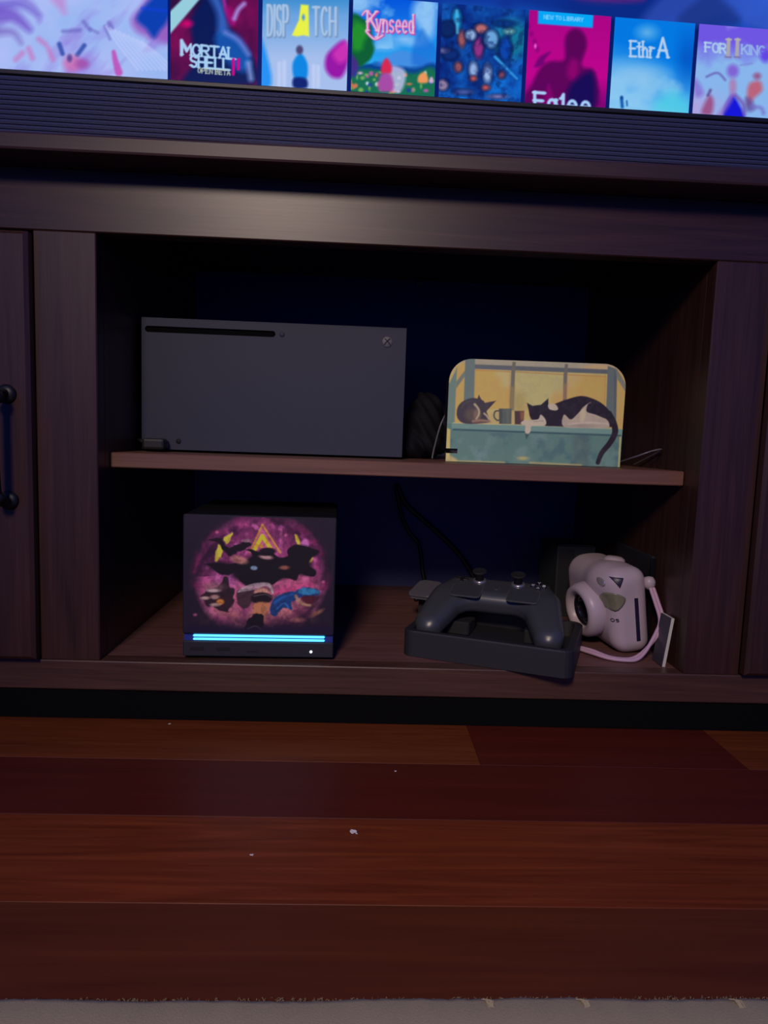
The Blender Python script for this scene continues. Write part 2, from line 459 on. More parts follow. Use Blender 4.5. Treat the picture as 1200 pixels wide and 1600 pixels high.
def grid_object(name, P, C, mat, parent=None, gain=1.0):
    """P (ny,nx,3) points, C (ny,nx,3) sRGB colours"""
    ny, nx = P.shape[:2]
    I = np.arange(ny*nx).reshape(ny, nx)
    q = np.stack([I[1:, :-1], I[1:, 1:], I[:-1, 1:], I[:-1, :-1]], -1).reshape(-1, 4)
    me = bpy.data.meshes.new(name)
    me.from_pydata(P.reshape(-1, 3).tolist(), [], q.tolist())
    at = me.color_attributes.new('Col', 'FLOAT_COLOR', 'POINT')
    L = np.ones((ny*nx, 4), np.float32); L[:, :3] = np.clip(lin(np.clip(C, 0, 1))*gain, 0, 0.95 if gain != 1 else 1).reshape(-1, 3)
    at.data.foreach_set('color', L.ravel())
    return link_mesh(name, me, mat, parent)
def bilin(corners, s, t):
    TL, TR, BR, BL = [np.array(c, float) for c in corners]
    s = s[..., None]; t = t[..., None]
    return TL*(1-s)*(1-t)+TR*s*(1-t)+BR*s*t+BL*(1-s)*t
def pixel_ray(u, v):
    return _fw+_rt*(u-600)/F_PX-_up*(v-800)/F_PX
def at_z(u, v, z):
    d = pixel_ray(u, v); return CAM+d*(z-CAM[2])/d[2]
def at_y(u, v, y):
    d = pixel_ray(u, v); return CAM+d*(y-CAM[1])/d[1]

# =================================================================== SETTING
rug_edge_y = -0.352
fl = obj('floor', box((-1.6, -2.2, -0.03), (1.6, 0.62, -0.0125)), 'subfloor'); fl['kind'] = 'structure'
wall = obj('wall_back', box((-1.6, 0.56, 0.0), (1.6, 0.62, 2.4)), 'wall'); wall['kind'] = 'structure'
_plank_cache = {}
def plank(x0, x1, y0, y1, mat):
    L = round(x1-x0, 4); W = round(y1-y0, 4); key = (L, W, mat)
    if key not in _plank_cache:
        bm = box((-L/2+.00015, -W/2+.00015, -0.0124), (L/2-.00015, W/2-.00015, 0), 0.00025, 1)
        o = obj('plank', bm, mat, fl); _plank_cache[key] = o.data
    else:
        o = link_mesh('plank', _plank_cache[key], None, fl)
    o.location = ((x0+x1)/2, (y0+y1)/2, 0)
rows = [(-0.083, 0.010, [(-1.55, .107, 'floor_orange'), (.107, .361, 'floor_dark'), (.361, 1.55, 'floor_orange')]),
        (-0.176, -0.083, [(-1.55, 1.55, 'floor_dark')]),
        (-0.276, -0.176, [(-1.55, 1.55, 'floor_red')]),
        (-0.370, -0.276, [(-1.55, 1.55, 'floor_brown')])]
y = 0.010
while y < 0.55:
    j = random.uniform(-.8, .8)
    rows.append((y, min(y+.093, .56), [(-1.55, j, random.choice(['floor_red', 'floor_dark'])), (j, 1.55, random.choice(['floor_red', 'floor_brown']))])); y += .093
y = -0.370
while y > -2.1:
    j = random.uniform(-.9, .9)
    rows.append((y-.093, y, [(-1.55, j, random.choice(['floor_red', 'floor_orange'])), (j, 1.55, random.choice(['floor_dark', 'floor_brown']))])); y -= .093
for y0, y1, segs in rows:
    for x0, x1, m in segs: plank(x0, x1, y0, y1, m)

# =================================================================== TV STAND
XL, XR = -0.2718, 0.3322          # open bay
ZB, ZT = 0.0626, 0.4827
ZRAIL = 0.0318
ZS = 0.2734                       # shelf top
SW = 0.059                        # stile width
XC = (XL+XR)/2
DW = 0.36                         # door width
X0, X1 = XL-SW-DW-SW, XR+SW+DW+SW
DEPTH = 0.40
TOPZ0, TOPZ1 = 0.5395, 0.5555
OVER = 0.040
FT = 0.020                        # face frame thickness
st = thing('tv_stand', 'dark walnut TV stand with open centre bay, one shelf and side doors', 'tv stand', (XC, DEPTH/2, 0))
st_inv = Matrix.Translation((-XC, -DEPTH/2, 0))
def spart(name, bm, mat, parent=None, smooth=False):
    o = obj(name, bm, mat, smooth=smooth)
    o.parent = parent or st
    if parent is None: o.matrix_parent_inverse = st_inv
    return o
spart('tabletop', box((X0-.02, -OVER, TOPZ0), (X1+.02, DEPTH+.02, TOPZ1), 0.0025, 2), 'walnut_top')
spart('top_rail', box((X0, 0, ZT), (X1, FT, TOPZ0), 0.001, 1), 'walnut_x')
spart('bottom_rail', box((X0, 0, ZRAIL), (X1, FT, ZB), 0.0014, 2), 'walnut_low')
for xa in (XL-SW, XR, X0, X1-SW):
    spart('stile', box((xa, 0.0003, ZB), (xa+SW, FT, ZT), 0.0010, 1), 'walnut_z')
for xa in (XL-.018, XR, X0, X1-.018):
    spart('side_panel', box((xa, FT, ZRAIL+.006), (xa+.018, DEPTH-.006, TOPZ0)), 'walnut_z')
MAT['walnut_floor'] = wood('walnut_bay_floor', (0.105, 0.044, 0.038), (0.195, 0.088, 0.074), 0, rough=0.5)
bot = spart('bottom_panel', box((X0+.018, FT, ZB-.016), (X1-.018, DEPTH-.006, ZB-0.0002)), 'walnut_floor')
BACKY = DEPTH-.006
spart('back_panel', box((X0, BACKY, ZRAIL), (X1, DEPTH, TOPZ0)), 'backboard_glare')
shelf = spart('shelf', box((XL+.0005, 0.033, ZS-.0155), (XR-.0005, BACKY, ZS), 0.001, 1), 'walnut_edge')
c = at_y(657, 443, BACKY)
cl = spart('cable_hole_cover', add_lathe(bmesh.new(), [(0, .004), (.0055, .0035), (.0075, .002), (.008, 0), (0, 0)], axis_mat((c[0], BACKY, c[2]), (0, -1, 0)) @ Matrix.Diagonal((1, .62, 1, 1))), 'grey_plastic', smooth=True)
for xa in (X0+.03, X1-.09):
    for ya in (.02, DEPTH-.08):
        spart('foot', box((xa, ya, 0), (xa+.06, ya+.06, ZRAIL+.002), .002, 1), 'walnut_z')
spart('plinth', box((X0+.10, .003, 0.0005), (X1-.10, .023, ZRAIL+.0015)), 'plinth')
def door(xa, xb, handle_x):
    z0, z1 = ZB+.003, ZT-.004
    f = .055
    bm = bmesh.new()
    # slab as one mesh: raised frame around a set-back field
    yf, yb, yp = -.012, -.0004, -.006
    o = [(xa, z0), (xb, z0), (xb, z1), (xa, z1)]
    b = .0035
    def loop(ins, yy): return [bm.verts.new((x+(ins if x == xa else -ins), yy, z+(ins if z == z0 else -ins))) for x, z in o]
    L = [loop(0, yb), loop(0, yf+.003), loop(b, yf), loop(f-.012, yf), loop(f-.004, yp), loop(f, yp)]
    for A, B in zip(L, L[1:]):
        for k in range(4): bm.faces.new([A[k], A[(k+1) % 4], B[(k+1) % 4], B[k]])
    bm.faces.new(L[-1]); bm.faces.new(list(reversed(L[0])))
    d = spart('door', bm, 'walnut_z')
    x_in = [xa+f+.006, xb-f-.006]
    w = x_in[1]-x_in[0]
    spart('raised_panel', box((x_in[0], yp-.003, z0+f+.006), (x_in[1], yp+.0005, z1-f-.006), .0025, 1), 'walnut_z', d)
    # handle: vertical bow with flared feet
    zc = .276
    h = bmesh.new()
    hz = .051
    add_tube(h, [(handle_x, yf, zc+hz), (handle_x, yf-.016, zc+hz), (handle_x, yf-.023, zc+hz-.012), (handle_x, yf-.025, zc), (handle_x, yf-.023, zc-hz+.012), (handle_x, yf-.016, zc-hz), (handle_x, yf, zc-hz)], .0042, 10, 6)
    for s in (-1, 1):
        add_lathe(h, [(0, .005), (.0065, .0045), (.009, .002), (.0095, 0), (0, 0)], axis_mat((handle_x, yf, zc+s*hz), (0, -1, 0)), 20)
        add_lathe(h, [(0, -.006), (.005, -.005), (.0068, 0), (.005, .005), (0, .006)], axis_mat((handle_x, yf-.0195, zc+s*(hz-.004)), (0, 0, 1)), 16)
    hd = spart('handle', h, 'iron', d, True); hd['label'] = 'black iron bow handle'
    return d
door(XL-SW-DW, XL-SW-.0002, XL-SW-.0215)
door(XR+SW+.0002, XR+SW+DW, XR+SW+DW-.0215-.29)

# =================================================================== SOUNDBAR
SBY = math.radians(1.3)
SBZ = 0.629
sb = thing('soundbar', 'long black ribbed soundbar on top of the TV stand', 'soundbar', (0.03, 0.075, TOPZ1), SBY)
H = SBZ-TOPZ1
obj('body', box((-.62, -.052, 0.002), (.62, .006, H), .004, 2), 'black_plastic', sb)
bm = bmesh.new()
nr = 15; p0 = 0.003; pitch = (H-.008)/nr
for k in range(nr):
    z0 = p0+k*pitch
    add_prism(bm, [(-.0525, z0+.0001), (-.0570, z0+.0004), (-.0577, z0+pitch*.5), (-.0570, z0+pitch-.0004), (-.0525, z0+pitch-.0001)], 0, -.615, .615)
g = obj('ribbed_grille', bm, 'grille', sb); g['kind'] = 'stuff'
obj('top_trim', box((-.617, -.0575, H-.0042), (.617, -.048, H+.0004), .0008, 1), 'black_plastic', sb)
for s in (-.5, .5): obj('foot', box((s-.03, -.04, 0), (s+.03, .0, .003)), 'black_matte', sb)

# =================================================================== TELEVISION
TVY = math.radians(2.0)
SC = Vector((.05, .10, 0))
ex = np.array([math.cos(TVY), math.sin(TVY), 0])
tv = thing('television', 'large flat television showing a game library, behind the soundbar', 'television', (SC.x, SC.y, TOPZ1), TVY)
SX0, SX1, SZ0, SZ1 = -.70, .66, .040, .805    # screen extents, local (z above tabletop)
obj('cabinet', box((SX0-.008, .0025, SZ0-.014), (SX1+.008, .030, SZ1+.008), .003, 1), 'black_plastic', tv)
bm = bmesh.new()
add_box(bm, (SX0-.008, -.002, SZ0-.014), (SX1+.008, .004, SZ0), .0008, 1)
add_box(bm, (SX0-.008, -.002, SZ1), (SX1+.008, .004, SZ1+.008), .0008, 1)
add_box(bm, (SX0-.008, -.002, SZ0), (SX0, .004, SZ1), .0008, 1)
add_box(bm, (SX1, -.002, SZ0), (SX1+.008, .004, SZ1), .0008, 1)
obj('bezel', bm, 'black_gloss', tv)
for s in (-.45, .45):
    bm = bmesh.new(); add_prism(bm, [(.004, 0), (.13, 0), (.13, .006), (.02, .03), (.012, .03), (.004, .006)], 0, s-.012, s+.012)
    obj('stand_foot', bm, 'black_plastic', tv)

def scr_xz(u, v):
    """photo pixel -> local x, z on the screen plane"""
    n = np.array([-math.sin(TVY), math.cos(TVY), 0]); o = np.array([SC.x, SC.y, TOPZ1])
    d = pixel_ray(u, v); P = CAM+d*(((o-CAM) @ n)/(d @ n))
    return (P-o) @ ex, P[2]-TOPZ1
def px_of(x, z):
    """local screen point -> picture units in which the motifs are drawn"""
    P = np.array([SC.x, SC.y, TOPZ1])+x[..., None]*ex+np.stack([0*x, 0*x, z], -1)
    d = P-CAM; w = d @ _fw
    return 600+F_PX*(d @ _rt)/w, 800-F_PX*(d @ _up)/w
def screen_patch(name, x0, x1, z0, z1, paint, yoff, res, parent):
    nx = max(2, int((x1-x0)/res)); ny = max(2, int((z1-z0)/res))
    xs = np.linspace(x0, x1, nx); zs = np.linspace(z1, z0, ny)
    X, Z = np.meshgrid(xs, zs)
    U, V = px_of(X, Z)
    cv = Canvas(U, V); paint(cv)
    P = np.stack([X, np.full_like(X, yoff), Z], -1)
    return grid_object(name, P, cv.C, 'screen_print', parent)
def mixc(a, b, t): return np.array(a)*(1-t[..., None])+np.array(b)*t[..., None]
def tv_bg(c):
    U, V = c.U, c.V
    n = fbm(U, V, 260, 1); n2 = fbm(U, V, 90, 4)
    base = mixc((6, 40, 130), (30, 90, 215), np.clip((n-.3)*2, 0, 1))
    base = base*(1-np.clip((n2-.55)*2.2, 0, .8)[..., None])+np.array((12, 12, 90))*np.clip((n2-.55)*2.2, 0, .8)[..., None]
    c.C = base/255.0
    # pale and violet shapes in the strip above the covers
    c.blend(np.clip((V-(14+(U-820)*.075))/6, 0, 1)*np.clip((V+20)/20, 0, 1)*.9, (4, 22, 96))
    c.poly([(1000, 40), (1050, -20), (1110, -40), (1200, -60), (1260, 60), (1180, 44), (1130, 20), (1085, 38)], (70, 95, 200), 8, .5)
    c.poly([(1120, -10), (1160, 36), (1060, 36), (1090, 0)], (25, 50, 130), 6, .8)
    c.poly([(900, -4), (960, 2), (1010, -2), (990, -20), (890, -20)], (120, 30, 120), 5, .7)
    c.poly([(700, 0), (780, 10), (820, 8), (900, 26), (700, 26)], (20, 90, 190), 8, .5)
    c.poly([(560, -140), (800, -260), (1000, -200), (1100, -330), (700, -420), (480, -300)], (120, 150, 235), 60, .7)
bgp = screen_patch('screen', SX0, SX1, SZ0, SZ1, tv_bg, 0.0022, .004, tv)
ZTILE = scr_xz(820, 14)[1]
res_t = 0.00075
def tile(x0, x1, paint, name='game_cover'):
    return screen_patch(name, x0, x1, SZ0+.0005, ZTILE, paint, 0.0012, res_t, bgp)
def p_hero(c):
    U, V = c.U, c.V
    n = fbm(U, V, 70, 2); n2 = fbm(U+V*.8, V*.6, 45, 8)
    col = mixc((140, 180, 240), (185, 190, 245), n)
    c.C = col/255.0
    c.blend(np.clip((n2-.58)*3, 0, .6), (140, 110, 215))
    for pts, w, k, al in (([(-10, 10), (30, 5), (60, 22)], 22, (110, 95, 205), .75), ([(-10, 22), (20, 24), (45, 45)], 30, (115, 85, 200), .8), ([(0, 48), (20, 50), (32, 66)], 14, (120, 100, 190), .7),
                          ([(30, -5), (50, 8), (60, 30)], 12, (130, 120, 215), .7), ([(90, -4), (100, 18)], 22, (190, 130, 205), .7)):
        c.stroke(pts, w, k, 6, al, w2=w*.3)
    c.poly([(205, 28), (222, 6), (240, -20), (275, -20), (270, 60), (245, 62), (225, 55), (210, 45)], (150, 90, 190), 6, .9)
    c.poly([(213, 28), (228, 5), (250, -12), (275, -12), (262, 30), (250, 46), (240, 58), (228, 44)], (0, 60, 175), 5, .95)
    c.stroke([(222, 12), (262, 16)], 3, (20, 60, 225), 3, .8)
    for a, b in (((44, 75), (50, 90)), ((60, 60), (70, 68)), ((24, 92), (34, 82)), ((75, 75), (82, 92))): c.stroke([a, b], 7, (200, 110, 185), 4, .7)
    c.stroke([(92, 68), (97, 83)], 7, (55, 80, 170), 2, .9); c.stroke([(131, 70), (120, 85)], 7, (55, 80, 170), 2, .9)
    c.stroke([(177, 80), (180, 95), (185, 112)], 6, (190, 80, 185), 2, .9, w2=12)
    for a, b, w in (((130, 33), (140, 46), 5), ((140, 44), (152, 50), 3), ((163, 40), (171, 60), 3), ((98, 48), (124, 46), 5), ((170, 35), (174, 42), 6)): c.stroke([a, b], w, (105, 100, 190), 3, .75)
    for k in range(9): c.stroke([(165+k*7, 40+k*3), (185+k*8, 70+k*2), (215+k*7, 108)], 2.2, (205, 212, 252), 2, .6)
    c.ell((112, 98), (14, 13), (205, 105, 175), 5, .8); c.ell((128, 99), (10, 8), (160, 75, 165), 4, .8)
    c.ell((108, 90), (4, 6), (70, 60, 140), 2, .8)
def p_t1(c):
    U, V = c.U, c.V; n = fbm(U, V, 40, 3)
    c.C = mixc((50, 6, 60), (125, 10, 85), np.clip(n*1.5-.2, 0, 1))/255.0
    c.blend(np.clip((40-V)/60, 0, .6)*(U < 330), (5, 15, 50))
    # draped blue and crimson cloth, no figure
    c.poly([(300, 60), (298, 30), (312, 5), (330, -20), (350, -10), (356, 40), (372, 60), (395, 90), (396, 130), (290, 130), (305, 95)], (6, 24, 85), 5)
    c.poly([(320, -20), (336, -20), (352, 18), (356, 45), (340, 52), (338, 20)], (60, 110, 205), 6, .8)
    c.poly([(335, 60), (352, 46), (375, 58), (392, 90), (380, 112), (350, 92)], (20, 95, 190), 6, .8)
    c.stroke([(352, 50), (372, 62), (388, 84)], 7, (130, 140, 225), 4, .7)
    c.stroke([(348, -10), (353, 14), (364, 34)], 5, (200, 40, 160), 3, .8)
    c.poly([(352, 10), (364, 14), (366, 38), (356, 32)], (150, 6, 110), 4, .8)
    c.stroke([(366, 28), (372, 14), (381, 5)], 7, (170, 150, 230), 3, .85)
    c.stroke([(388, 98), (392, 122)], 9, (150, 170, 235), 4, .7)
    c.ell((292, 36), (8, 5), (215, 0, 110), 4, .9)
    c.poly([(262, 20), (300, -18), (325, -18), (262, 56)], (150, 205, 220), 2.0, 1, 0)
    W = (165, 205, 240)
    c.text('MORTAL', 284, 67, 11.6, 17, 3.5, W, .20, 2.2, .09, .8)
    c.text('SHELL', 297, 86, 10.4, 17, 3.6, W, .24, 2.2, .09, .8)
    c.stroke([(283, 62), (283, 85)], 4.5, W, 1.5); c.stroke([(284, 63), (292, 76)], 4, W, 1.5)
    c.text('OPEN BETA', 309, 105.5, 4.3, 7, 1.35, (190, 200, 185), .42, .5, .075, .7)
    for xx, y2 in ((364.5, 115), (372.5, 107)): c.stroke([(xx, 92), (xx-.3, y2)], 4.6, (205, 0, 140), 1.2)
def p_t2(c):
    U, V = c.U, c.V; n = fbm(U, V, 50, 5)
    c.C = mixc((110, 165, 225), (165, 190, 235), np.clip((V-30)/60, 0, 1))/255.0
    c.blend(np.clip((25-V)/50, 0, .5), (20, 120, 190))
    c.poly([(400, 58), (412, 68), (424, 130), (395, 135)], (20, 140, 245), 4, .9)
    c.text('DISP', 419.5, 8, 7.2, 48, 5.2, (120, 150, 190), .42, 0, .02, 1.2, 1)
    c.text('DISP', 418, 7, 7.2, 47, 3.6, (165, 195, 230), .42, 0, .02, 1.2, 1)
    c.text('TCH', 490.5, 11, 9.2, 44, 5.2, (120, 150, 190), .42, 0, .02, 1.2, 1)
    c.text('TCH', 489, 10, 9.2, 43, 3.6, (165, 195, 230), .42, 0, .02, 1.2, 1)
    c.poly([(470, 6), (482, 7), (483, 56), (474, 54), (464, 56), (456, 54), (467, 30)], (232, 240, 70), 1.6, 1, 0)
    c.ell((474, 26), (2.4, 4.5), (80, 150, 215), 1.5)
    for x, y0 in ((436, 98), (444, 96), (490, 102), (497, 103)): c.stroke([(x, y0), (x, 134)], 6, (190, 205, 242), 2, .9)
    # a plain seen-from-behind blue shape
    c.poly([(457, 100), (464, 86), (472, 84), (480, 98), (480, 118), (474, 124), (460, 122)], (0, 130, 225), 2.5, .95)
    c.poly([(459, 121), (478, 122), (479, 136), (459, 136)], (10, 35, 115), 2.5)
    c.ell((468, 77), (5.5, 7), (75, 70, 115), 2)
    c.poly([(508, 95), (514, 80), (538, 62), (545, 90), (535, 118), (520, 120), (510, 110)], (150, 20, 165), 4)
    c.poly([(520, 82), (540, 64), (545, 88), (530, 98)], (215, 55, 185), 5, .8)
def p_t3(c):
    U, V = c.U, c.V; n = fbm(U, V, 35, 6)
    c.C = mixc((0, 85, 220), (40, 165, 240), np.clip(V/95, 0, 1))/255.0
    for e in (((560, 4), (22, 16)), ((664, 18), (20, 24)), ((632, 60), (18, 7)), ((668, 44), (12, 16)), ((600, 72), (12, 4)), ((650, 66), (10, 4))): c.ell(e[0], e[1], (150, 200, 245), 7, .85)
    c.blend(np.clip((n-.6)*4, 0, .5)*(V < 75), (150, 205, 245))
    c.poly([(585, 100), (610, 84), (630, 78), (655, 86), (680, 100), (680, 115), (585, 115)], (70, 140, 225), 3, .9)
    c.poly([(648, 62), (660, 44), (670, 60), (682, 75), (682, 100), (645, 100)], (20, 100, 210), 4, .6)
    c.poly([(540, 106), (580, 98), (610, 103), (650, 104), (680, 100), (680, 120), (540, 122)], (0, 60, 140), 3, .95, wob=3)
    c.poly([(540, 112), (590, 108), (640, 112), (680, 108), (680, 160), (540, 160)], (20, 110, 80), 4, 1, wob=3)
    c.poly([(540, 24), (560, 22), (574, 34), (583, 52), (588, 76), (578, 96), (560, 104), (540, 92)], (10, 95, 50), 3, 1, wob=5)
    c.poly([(548, 34), (562, 34), (574, 54), (566, 76), (550, 70)], (40, 155, 40), 6, .8, wob=5)
    c.poly([(540, 82), (552, 86), (560, 100), (556, 116), (540, 118)], (70, 40, 140), 3, .9)
    rr = random.Random(3)
    for k in range(46):
        x, yy = rr.uniform(542, 676), rr.uniform(112, 144)
        c.ell((x, yy), (rr.uniform(1.5, 4), rr.uniform(1.5, 3.5)), rr.choice([(200, 90, 170), (230, 180, 225), (235, 120, 80), (30, 60, 160), (130, 180, 90), (210, 225, 245)]), 1.5, .85)
    c.poly([(604, 108), (618, 102), (634, 112), (628, 140), (610, 140)], (200, 195, 240), 3, .8)
    c.poly([(596, 102), (604, 90), (612, 102), (610, 114), (597, 114)], (215, 40, 80), 2.5)
    c.poly([(595, 116), (611, 116), (614, 140), (592, 140)], (165, 75, 165), 3)
    c.poly([(654, 118), (662, 112), (668, 118), (668, 128), (654, 128)], (235, 150, 90), 2)
    T = (228, 190, 215)
    for col, dx, sw in (((205, 60, 170), 1.2, 5.0), (T, 0, 3.0)):
        c.text('K', 574+dx, 16+dx, 15, 30, sw, col, .1, 2.5, .05, 1.2)
        c.text('ynseed', 588+dx, 19+dx, 8.4, 29, sw*.8, col, .22, 1, .05, 1.2)
        c.stroke([(572+dx, 48+dx), (585+dx, 60), (598+dx, 54)], sw*.9, col, 1.2); c.stroke([(566+dx, 22), (572, 16), (580, 22)], sw*.7, col, 1.2)
def p_t4(c):
    U, V = c.U, c.V; n = fbm(U, V, 26, 7)
    c.C = mixc((4, 40, 125), (20, 110, 205), np.clip(n*1.8-.5, 0, 1))/255.0
    c.blend(np.clip((V-100)/40, 0, .6)*np.clip(n*1.6-.3, 0, 1), (10, 110, 215))
    c.blend(np.clip(1-np.hypot(U-800, V-60)/40, 0, .5), (20, 150, 130))
    rr = random.Random(11)
    # a loose crowd of abstract coloured strokes
    sh = [((714, 30), 9, 34, (25, 150, 215)), ((700, 44), 14, 26, (8, 40, 100)), ((722, 60), 7, 26, (170, 90, 90)), ((752, 44), 12, 16, (190, 110, 110)), ((748, 74), 9, 34, (150, 50, 130)),
          ((768, 60), 13, 30, (110, 170, 225)), ((736, 54), 10, 18, (150, 180, 225)), ((740, 108), 8, 26, (150, 180, 230)), ((762, 114), 8, 30, (160, 190, 235)), ((790, 76), 11, 40, (10, 70, 175)),
          ((788, 36), 18, 9, (8, 60, 140)), ((796, 48), 9, 9, (130, 200, 195)), ((704, 84), 14, 18, (10, 45, 120)), ((716, 104), 7, 16, (170, 90, 90)), ((740, 122), 6, 8, (205, 90, 85)), ((759, 136), 7, 8, (205, 90, 85)),
          ((784, 116), 6, 12, (130, 70, 90)), ((692, 132), 10, 18, (150, 130, 165)), ((725, 143), 16, 9, (70, 90, 165)), ((778, 150), 14, 6, (140, 130, 190)), ((694, 78), 8, 8, (120, 120, 175))]
    for (p, rx, ry, col) in sh:
        c.ell(p, (rx*.95+1.5, ry*.5+1.5), (2, 14, 60), 2.5, .8); c.ell(p, (rx*.8, ry*.45), col, 3, .95)
    c.stroke([(774, 88), (790, 104), (808, 122)], 4, (60, 175, 240), 2, .95, w2=2)
    c.stroke([(714, 16), (715, 50)], 4, (90, 190, 230), 2, .8)
    c.blend(np.clip((fbm(U, V, 9, 21)-.5)*2, 0, .45), (6, 20, 80))
def p_t5(c):
    U, V = c.U, c.V; n = fbm(U, V, 30, 9)
    c.C = mixc((165, 0, 130), (190, 0, 140), np.clip(V/120, 0, 1))/255.0
    c.blend(np.clip((V-120)/70, 0, .6), (90, 0, 100))
    c.poly([(822, 165), (832, 130), (845, 105), (860, 95), (882, 92), (883, 62), (890, 48), (903, 45), (914, 54), (917, 70), (910, 92), (912, 104), (930, 113), (929, 170)], (92, 0, 88), 4)
    c.ell((901, 70), (14, 24), (88, 0, 84), 4, .8)
    c.poly([(893, 92), (905, 98), (900, 125), (886, 115)], (165, 0, 120), 5, .6)
    c.poly([(905, 120), (928, 114), (928, 170), (890, 170), (888, 140)], (14, 8, 85), 6, .9)
    c.poly([(850, 160), (858, 130), (866, 160)], (140, 0, 115), 3, .7)
    for k, (x, yy) in enumerate(((826, 40), (831, 52), (836, 64), (840, 76))): c.ell((x, yy), (3, 4), (120, 0, 110), 2.5, .7)
    c.poly([(836, 104), (842, 90), (850, 84), (861, 80), (852, 92), (850, 100)], (105, 0, 110), 2.5, .9)
    c.ell((837, 71), (1.6, 3), (235, 120, 230), 1.5)
    c.poly([(841.5, 14.5), (928, 21), (926.5, 42.5), (841, 36)], (0, 165, 245), 1.5, 1, 0)
    c.text('NEW TO LIBRARY', 850.5, 22.5, 3.6, 5.6, 1.2, (130, 205, 250), .38, 0, .075, .9)
    c.text('Fa1ee', 836, 143.5, 16, 26, 5, (165, 205, 245), .3, 2.5, .075, 1.3)
def p_t6(c):
    U, V = c.U, c.V; n = fbm(U, V, 45, 12)
    c.C = mixc((0, 120, 225), (120, 190, 240), np.clip((V-60)/90-(U-960)/260, 0, 1))/255.0
    c.blend(np.clip((n-.5)*3, 0, .6)*np.clip((V-70)/40, 0, 1), (150, 205, 240))
    c.ell((1012, 50), (14, 10), (120, 190, 235), 8, .7)
    c.ell((985, 116), (44, 20), (145, 200, 240), 14, .7); c.ell((1010, 120), (30, 14), (140, 195, 235), 10, .6)
    c.blend(np.clip((U-1050)/30, 0, .7)*np.clip(1-abs(V-90)/60, 0, 1), (0, 75, 185))
    c.poly([(1025, 158), (1050, 142), (1076, 156), (1076, 180), (1025, 175)], (70, 215, 225), 10, .6)
    W = (180, 205, 235)
    c.text('Eth', 986, 63, 9.0, 24, 3.2, W, .25, 2, .05); c.text('r', 1016, 64, 11, 25, 3.2, W, .2, 2, .05); c.text('A', 1028.5, 58, 16, 30, 4.0, W, .2, 2, .05)
    c.ell((972, 152), (2.5, 3), (5, 60, 140), 1.5); c.stroke([(972, 155), (973, 166)], 4.5, (5, 80, 165), 2); c.stroke([(980, 157), (980.5, 164)], 2, (5, 80, 165), 1.5)
def p_t7(c):
    U, V = c.U, c.V; n = fbm(U, V, 40, 14)
    c.C = mixc((110, 85, 225), (135, 180, 235), np.clip((V-55)/45+(n-.5)*1.2, 0, 1))/255.0
    c.blend(np.clip((n-.6)*3, 0, .6)*(V < 90), (150, 150, 235))
    c.blend(np.clip((V-135)/50, 0, .5)*np.clip((1150-U)/60, 0, 1), (205, 150, 215))
    W = (170, 205, 235)
    c.text('FOR', 1103, 65.5, 9.2, 14, 2.8, W, .25, 1.5, .08)
    c.text('KING', 1160, 69, 9.2, 14, 2.4, (150, 185, 232), .25, 1.2, .08)
    for x in (1139.5, 1153.5):
        c.stroke([(x, 61), (x-1.0, 87)], 6, (170, 165, 175), 1.2); c.stroke([(x-4, 60.5), (x+4, 61)], 2.5, (180, 175, 180), 1); c.stroke([(x-5, 88), (x+3.5, 88.6)], 2.5, (120, 115, 165), 1)
    # loose abstract brush shapes
    c.poly([(1130, 182), (1142, 150), (1150, 152), (1164, 186)], (20, 20, 215), 3)
    c.stroke([(1124, 182), (1144, 150), (1146, 128)], 7, (150, 110, 190), 4, .8); c.stroke([(1150, 148), (1162, 162), (1164, 178)], 5, (110, 70, 170), 3, .8)
    c.ell((1146, 110), (9, 10), (125, 80, 205), 4, .8); c.ell((1146, 134), (5, 10), (175, 130, 175), 4, .8)
    c.stroke([(1105, 119), (1122, 113), (1134, 124)], 3, (100, 90, 175), 2, .9); c.stroke([(1158, 101), (1176, 98)], 2, (120, 125, 210), 2, .8)
    c.poly([(1097, 176), (1102, 160), (1110, 148), (1116, 158), (1112, 178)], (150, 70, 120), 4, .85); c.stroke([(1107, 148), (1111, 140)], 4, (80, 60, 130), 2, .8)
    c.poly([(1168, 150), (1172, 130), (1188, 126), (1192, 140), (1180, 152), (1170, 164)], (190, 90, 110), 4, .9); c.ell((1184, 118), (6, 5), (150, 70, 120), 3, .8)
    c.poly([(1166, 152), (1176, 156), (1180, 170), (1168, 172)], (90, 75, 150), 4, .8); c.stroke([(1176, 166), (1190, 168), (1194, 176)], 5, (115, 110, 195), 3, .8)
    c.ell((1197, 86), (8, 10), (95, 60, 225), 4, .9)
    c.poly([(1082, 122), (1092, 126), (1100, 145), (1088, 150)], (130, 100, 205), 4, .7)
pitch_t = .0953
t1x = scr_xz(266, 115)[0]
tile(t1x-.005-.30, t1x-.0030, p_hero, 'wide_cover')
for k, fn in enumerate((p_t1, p_t2, p_t3, p_t4, p_t5, p_t6, p_t7)):
    tile(t1x+k*pitch_t, t1x+k*pitch_t+.0908, fn)

# =================================================================== CONSOLE ON THE SHELF
XA = 0.0105
xc = thing('game_console', 'large matte grey box games console lying on the shelf', 'game console', (-.2657, .1162, ZS), XA)
obj('body', box((0, .0034, .0025), (.301, .151, .151), .002, 2), 'console', xc)
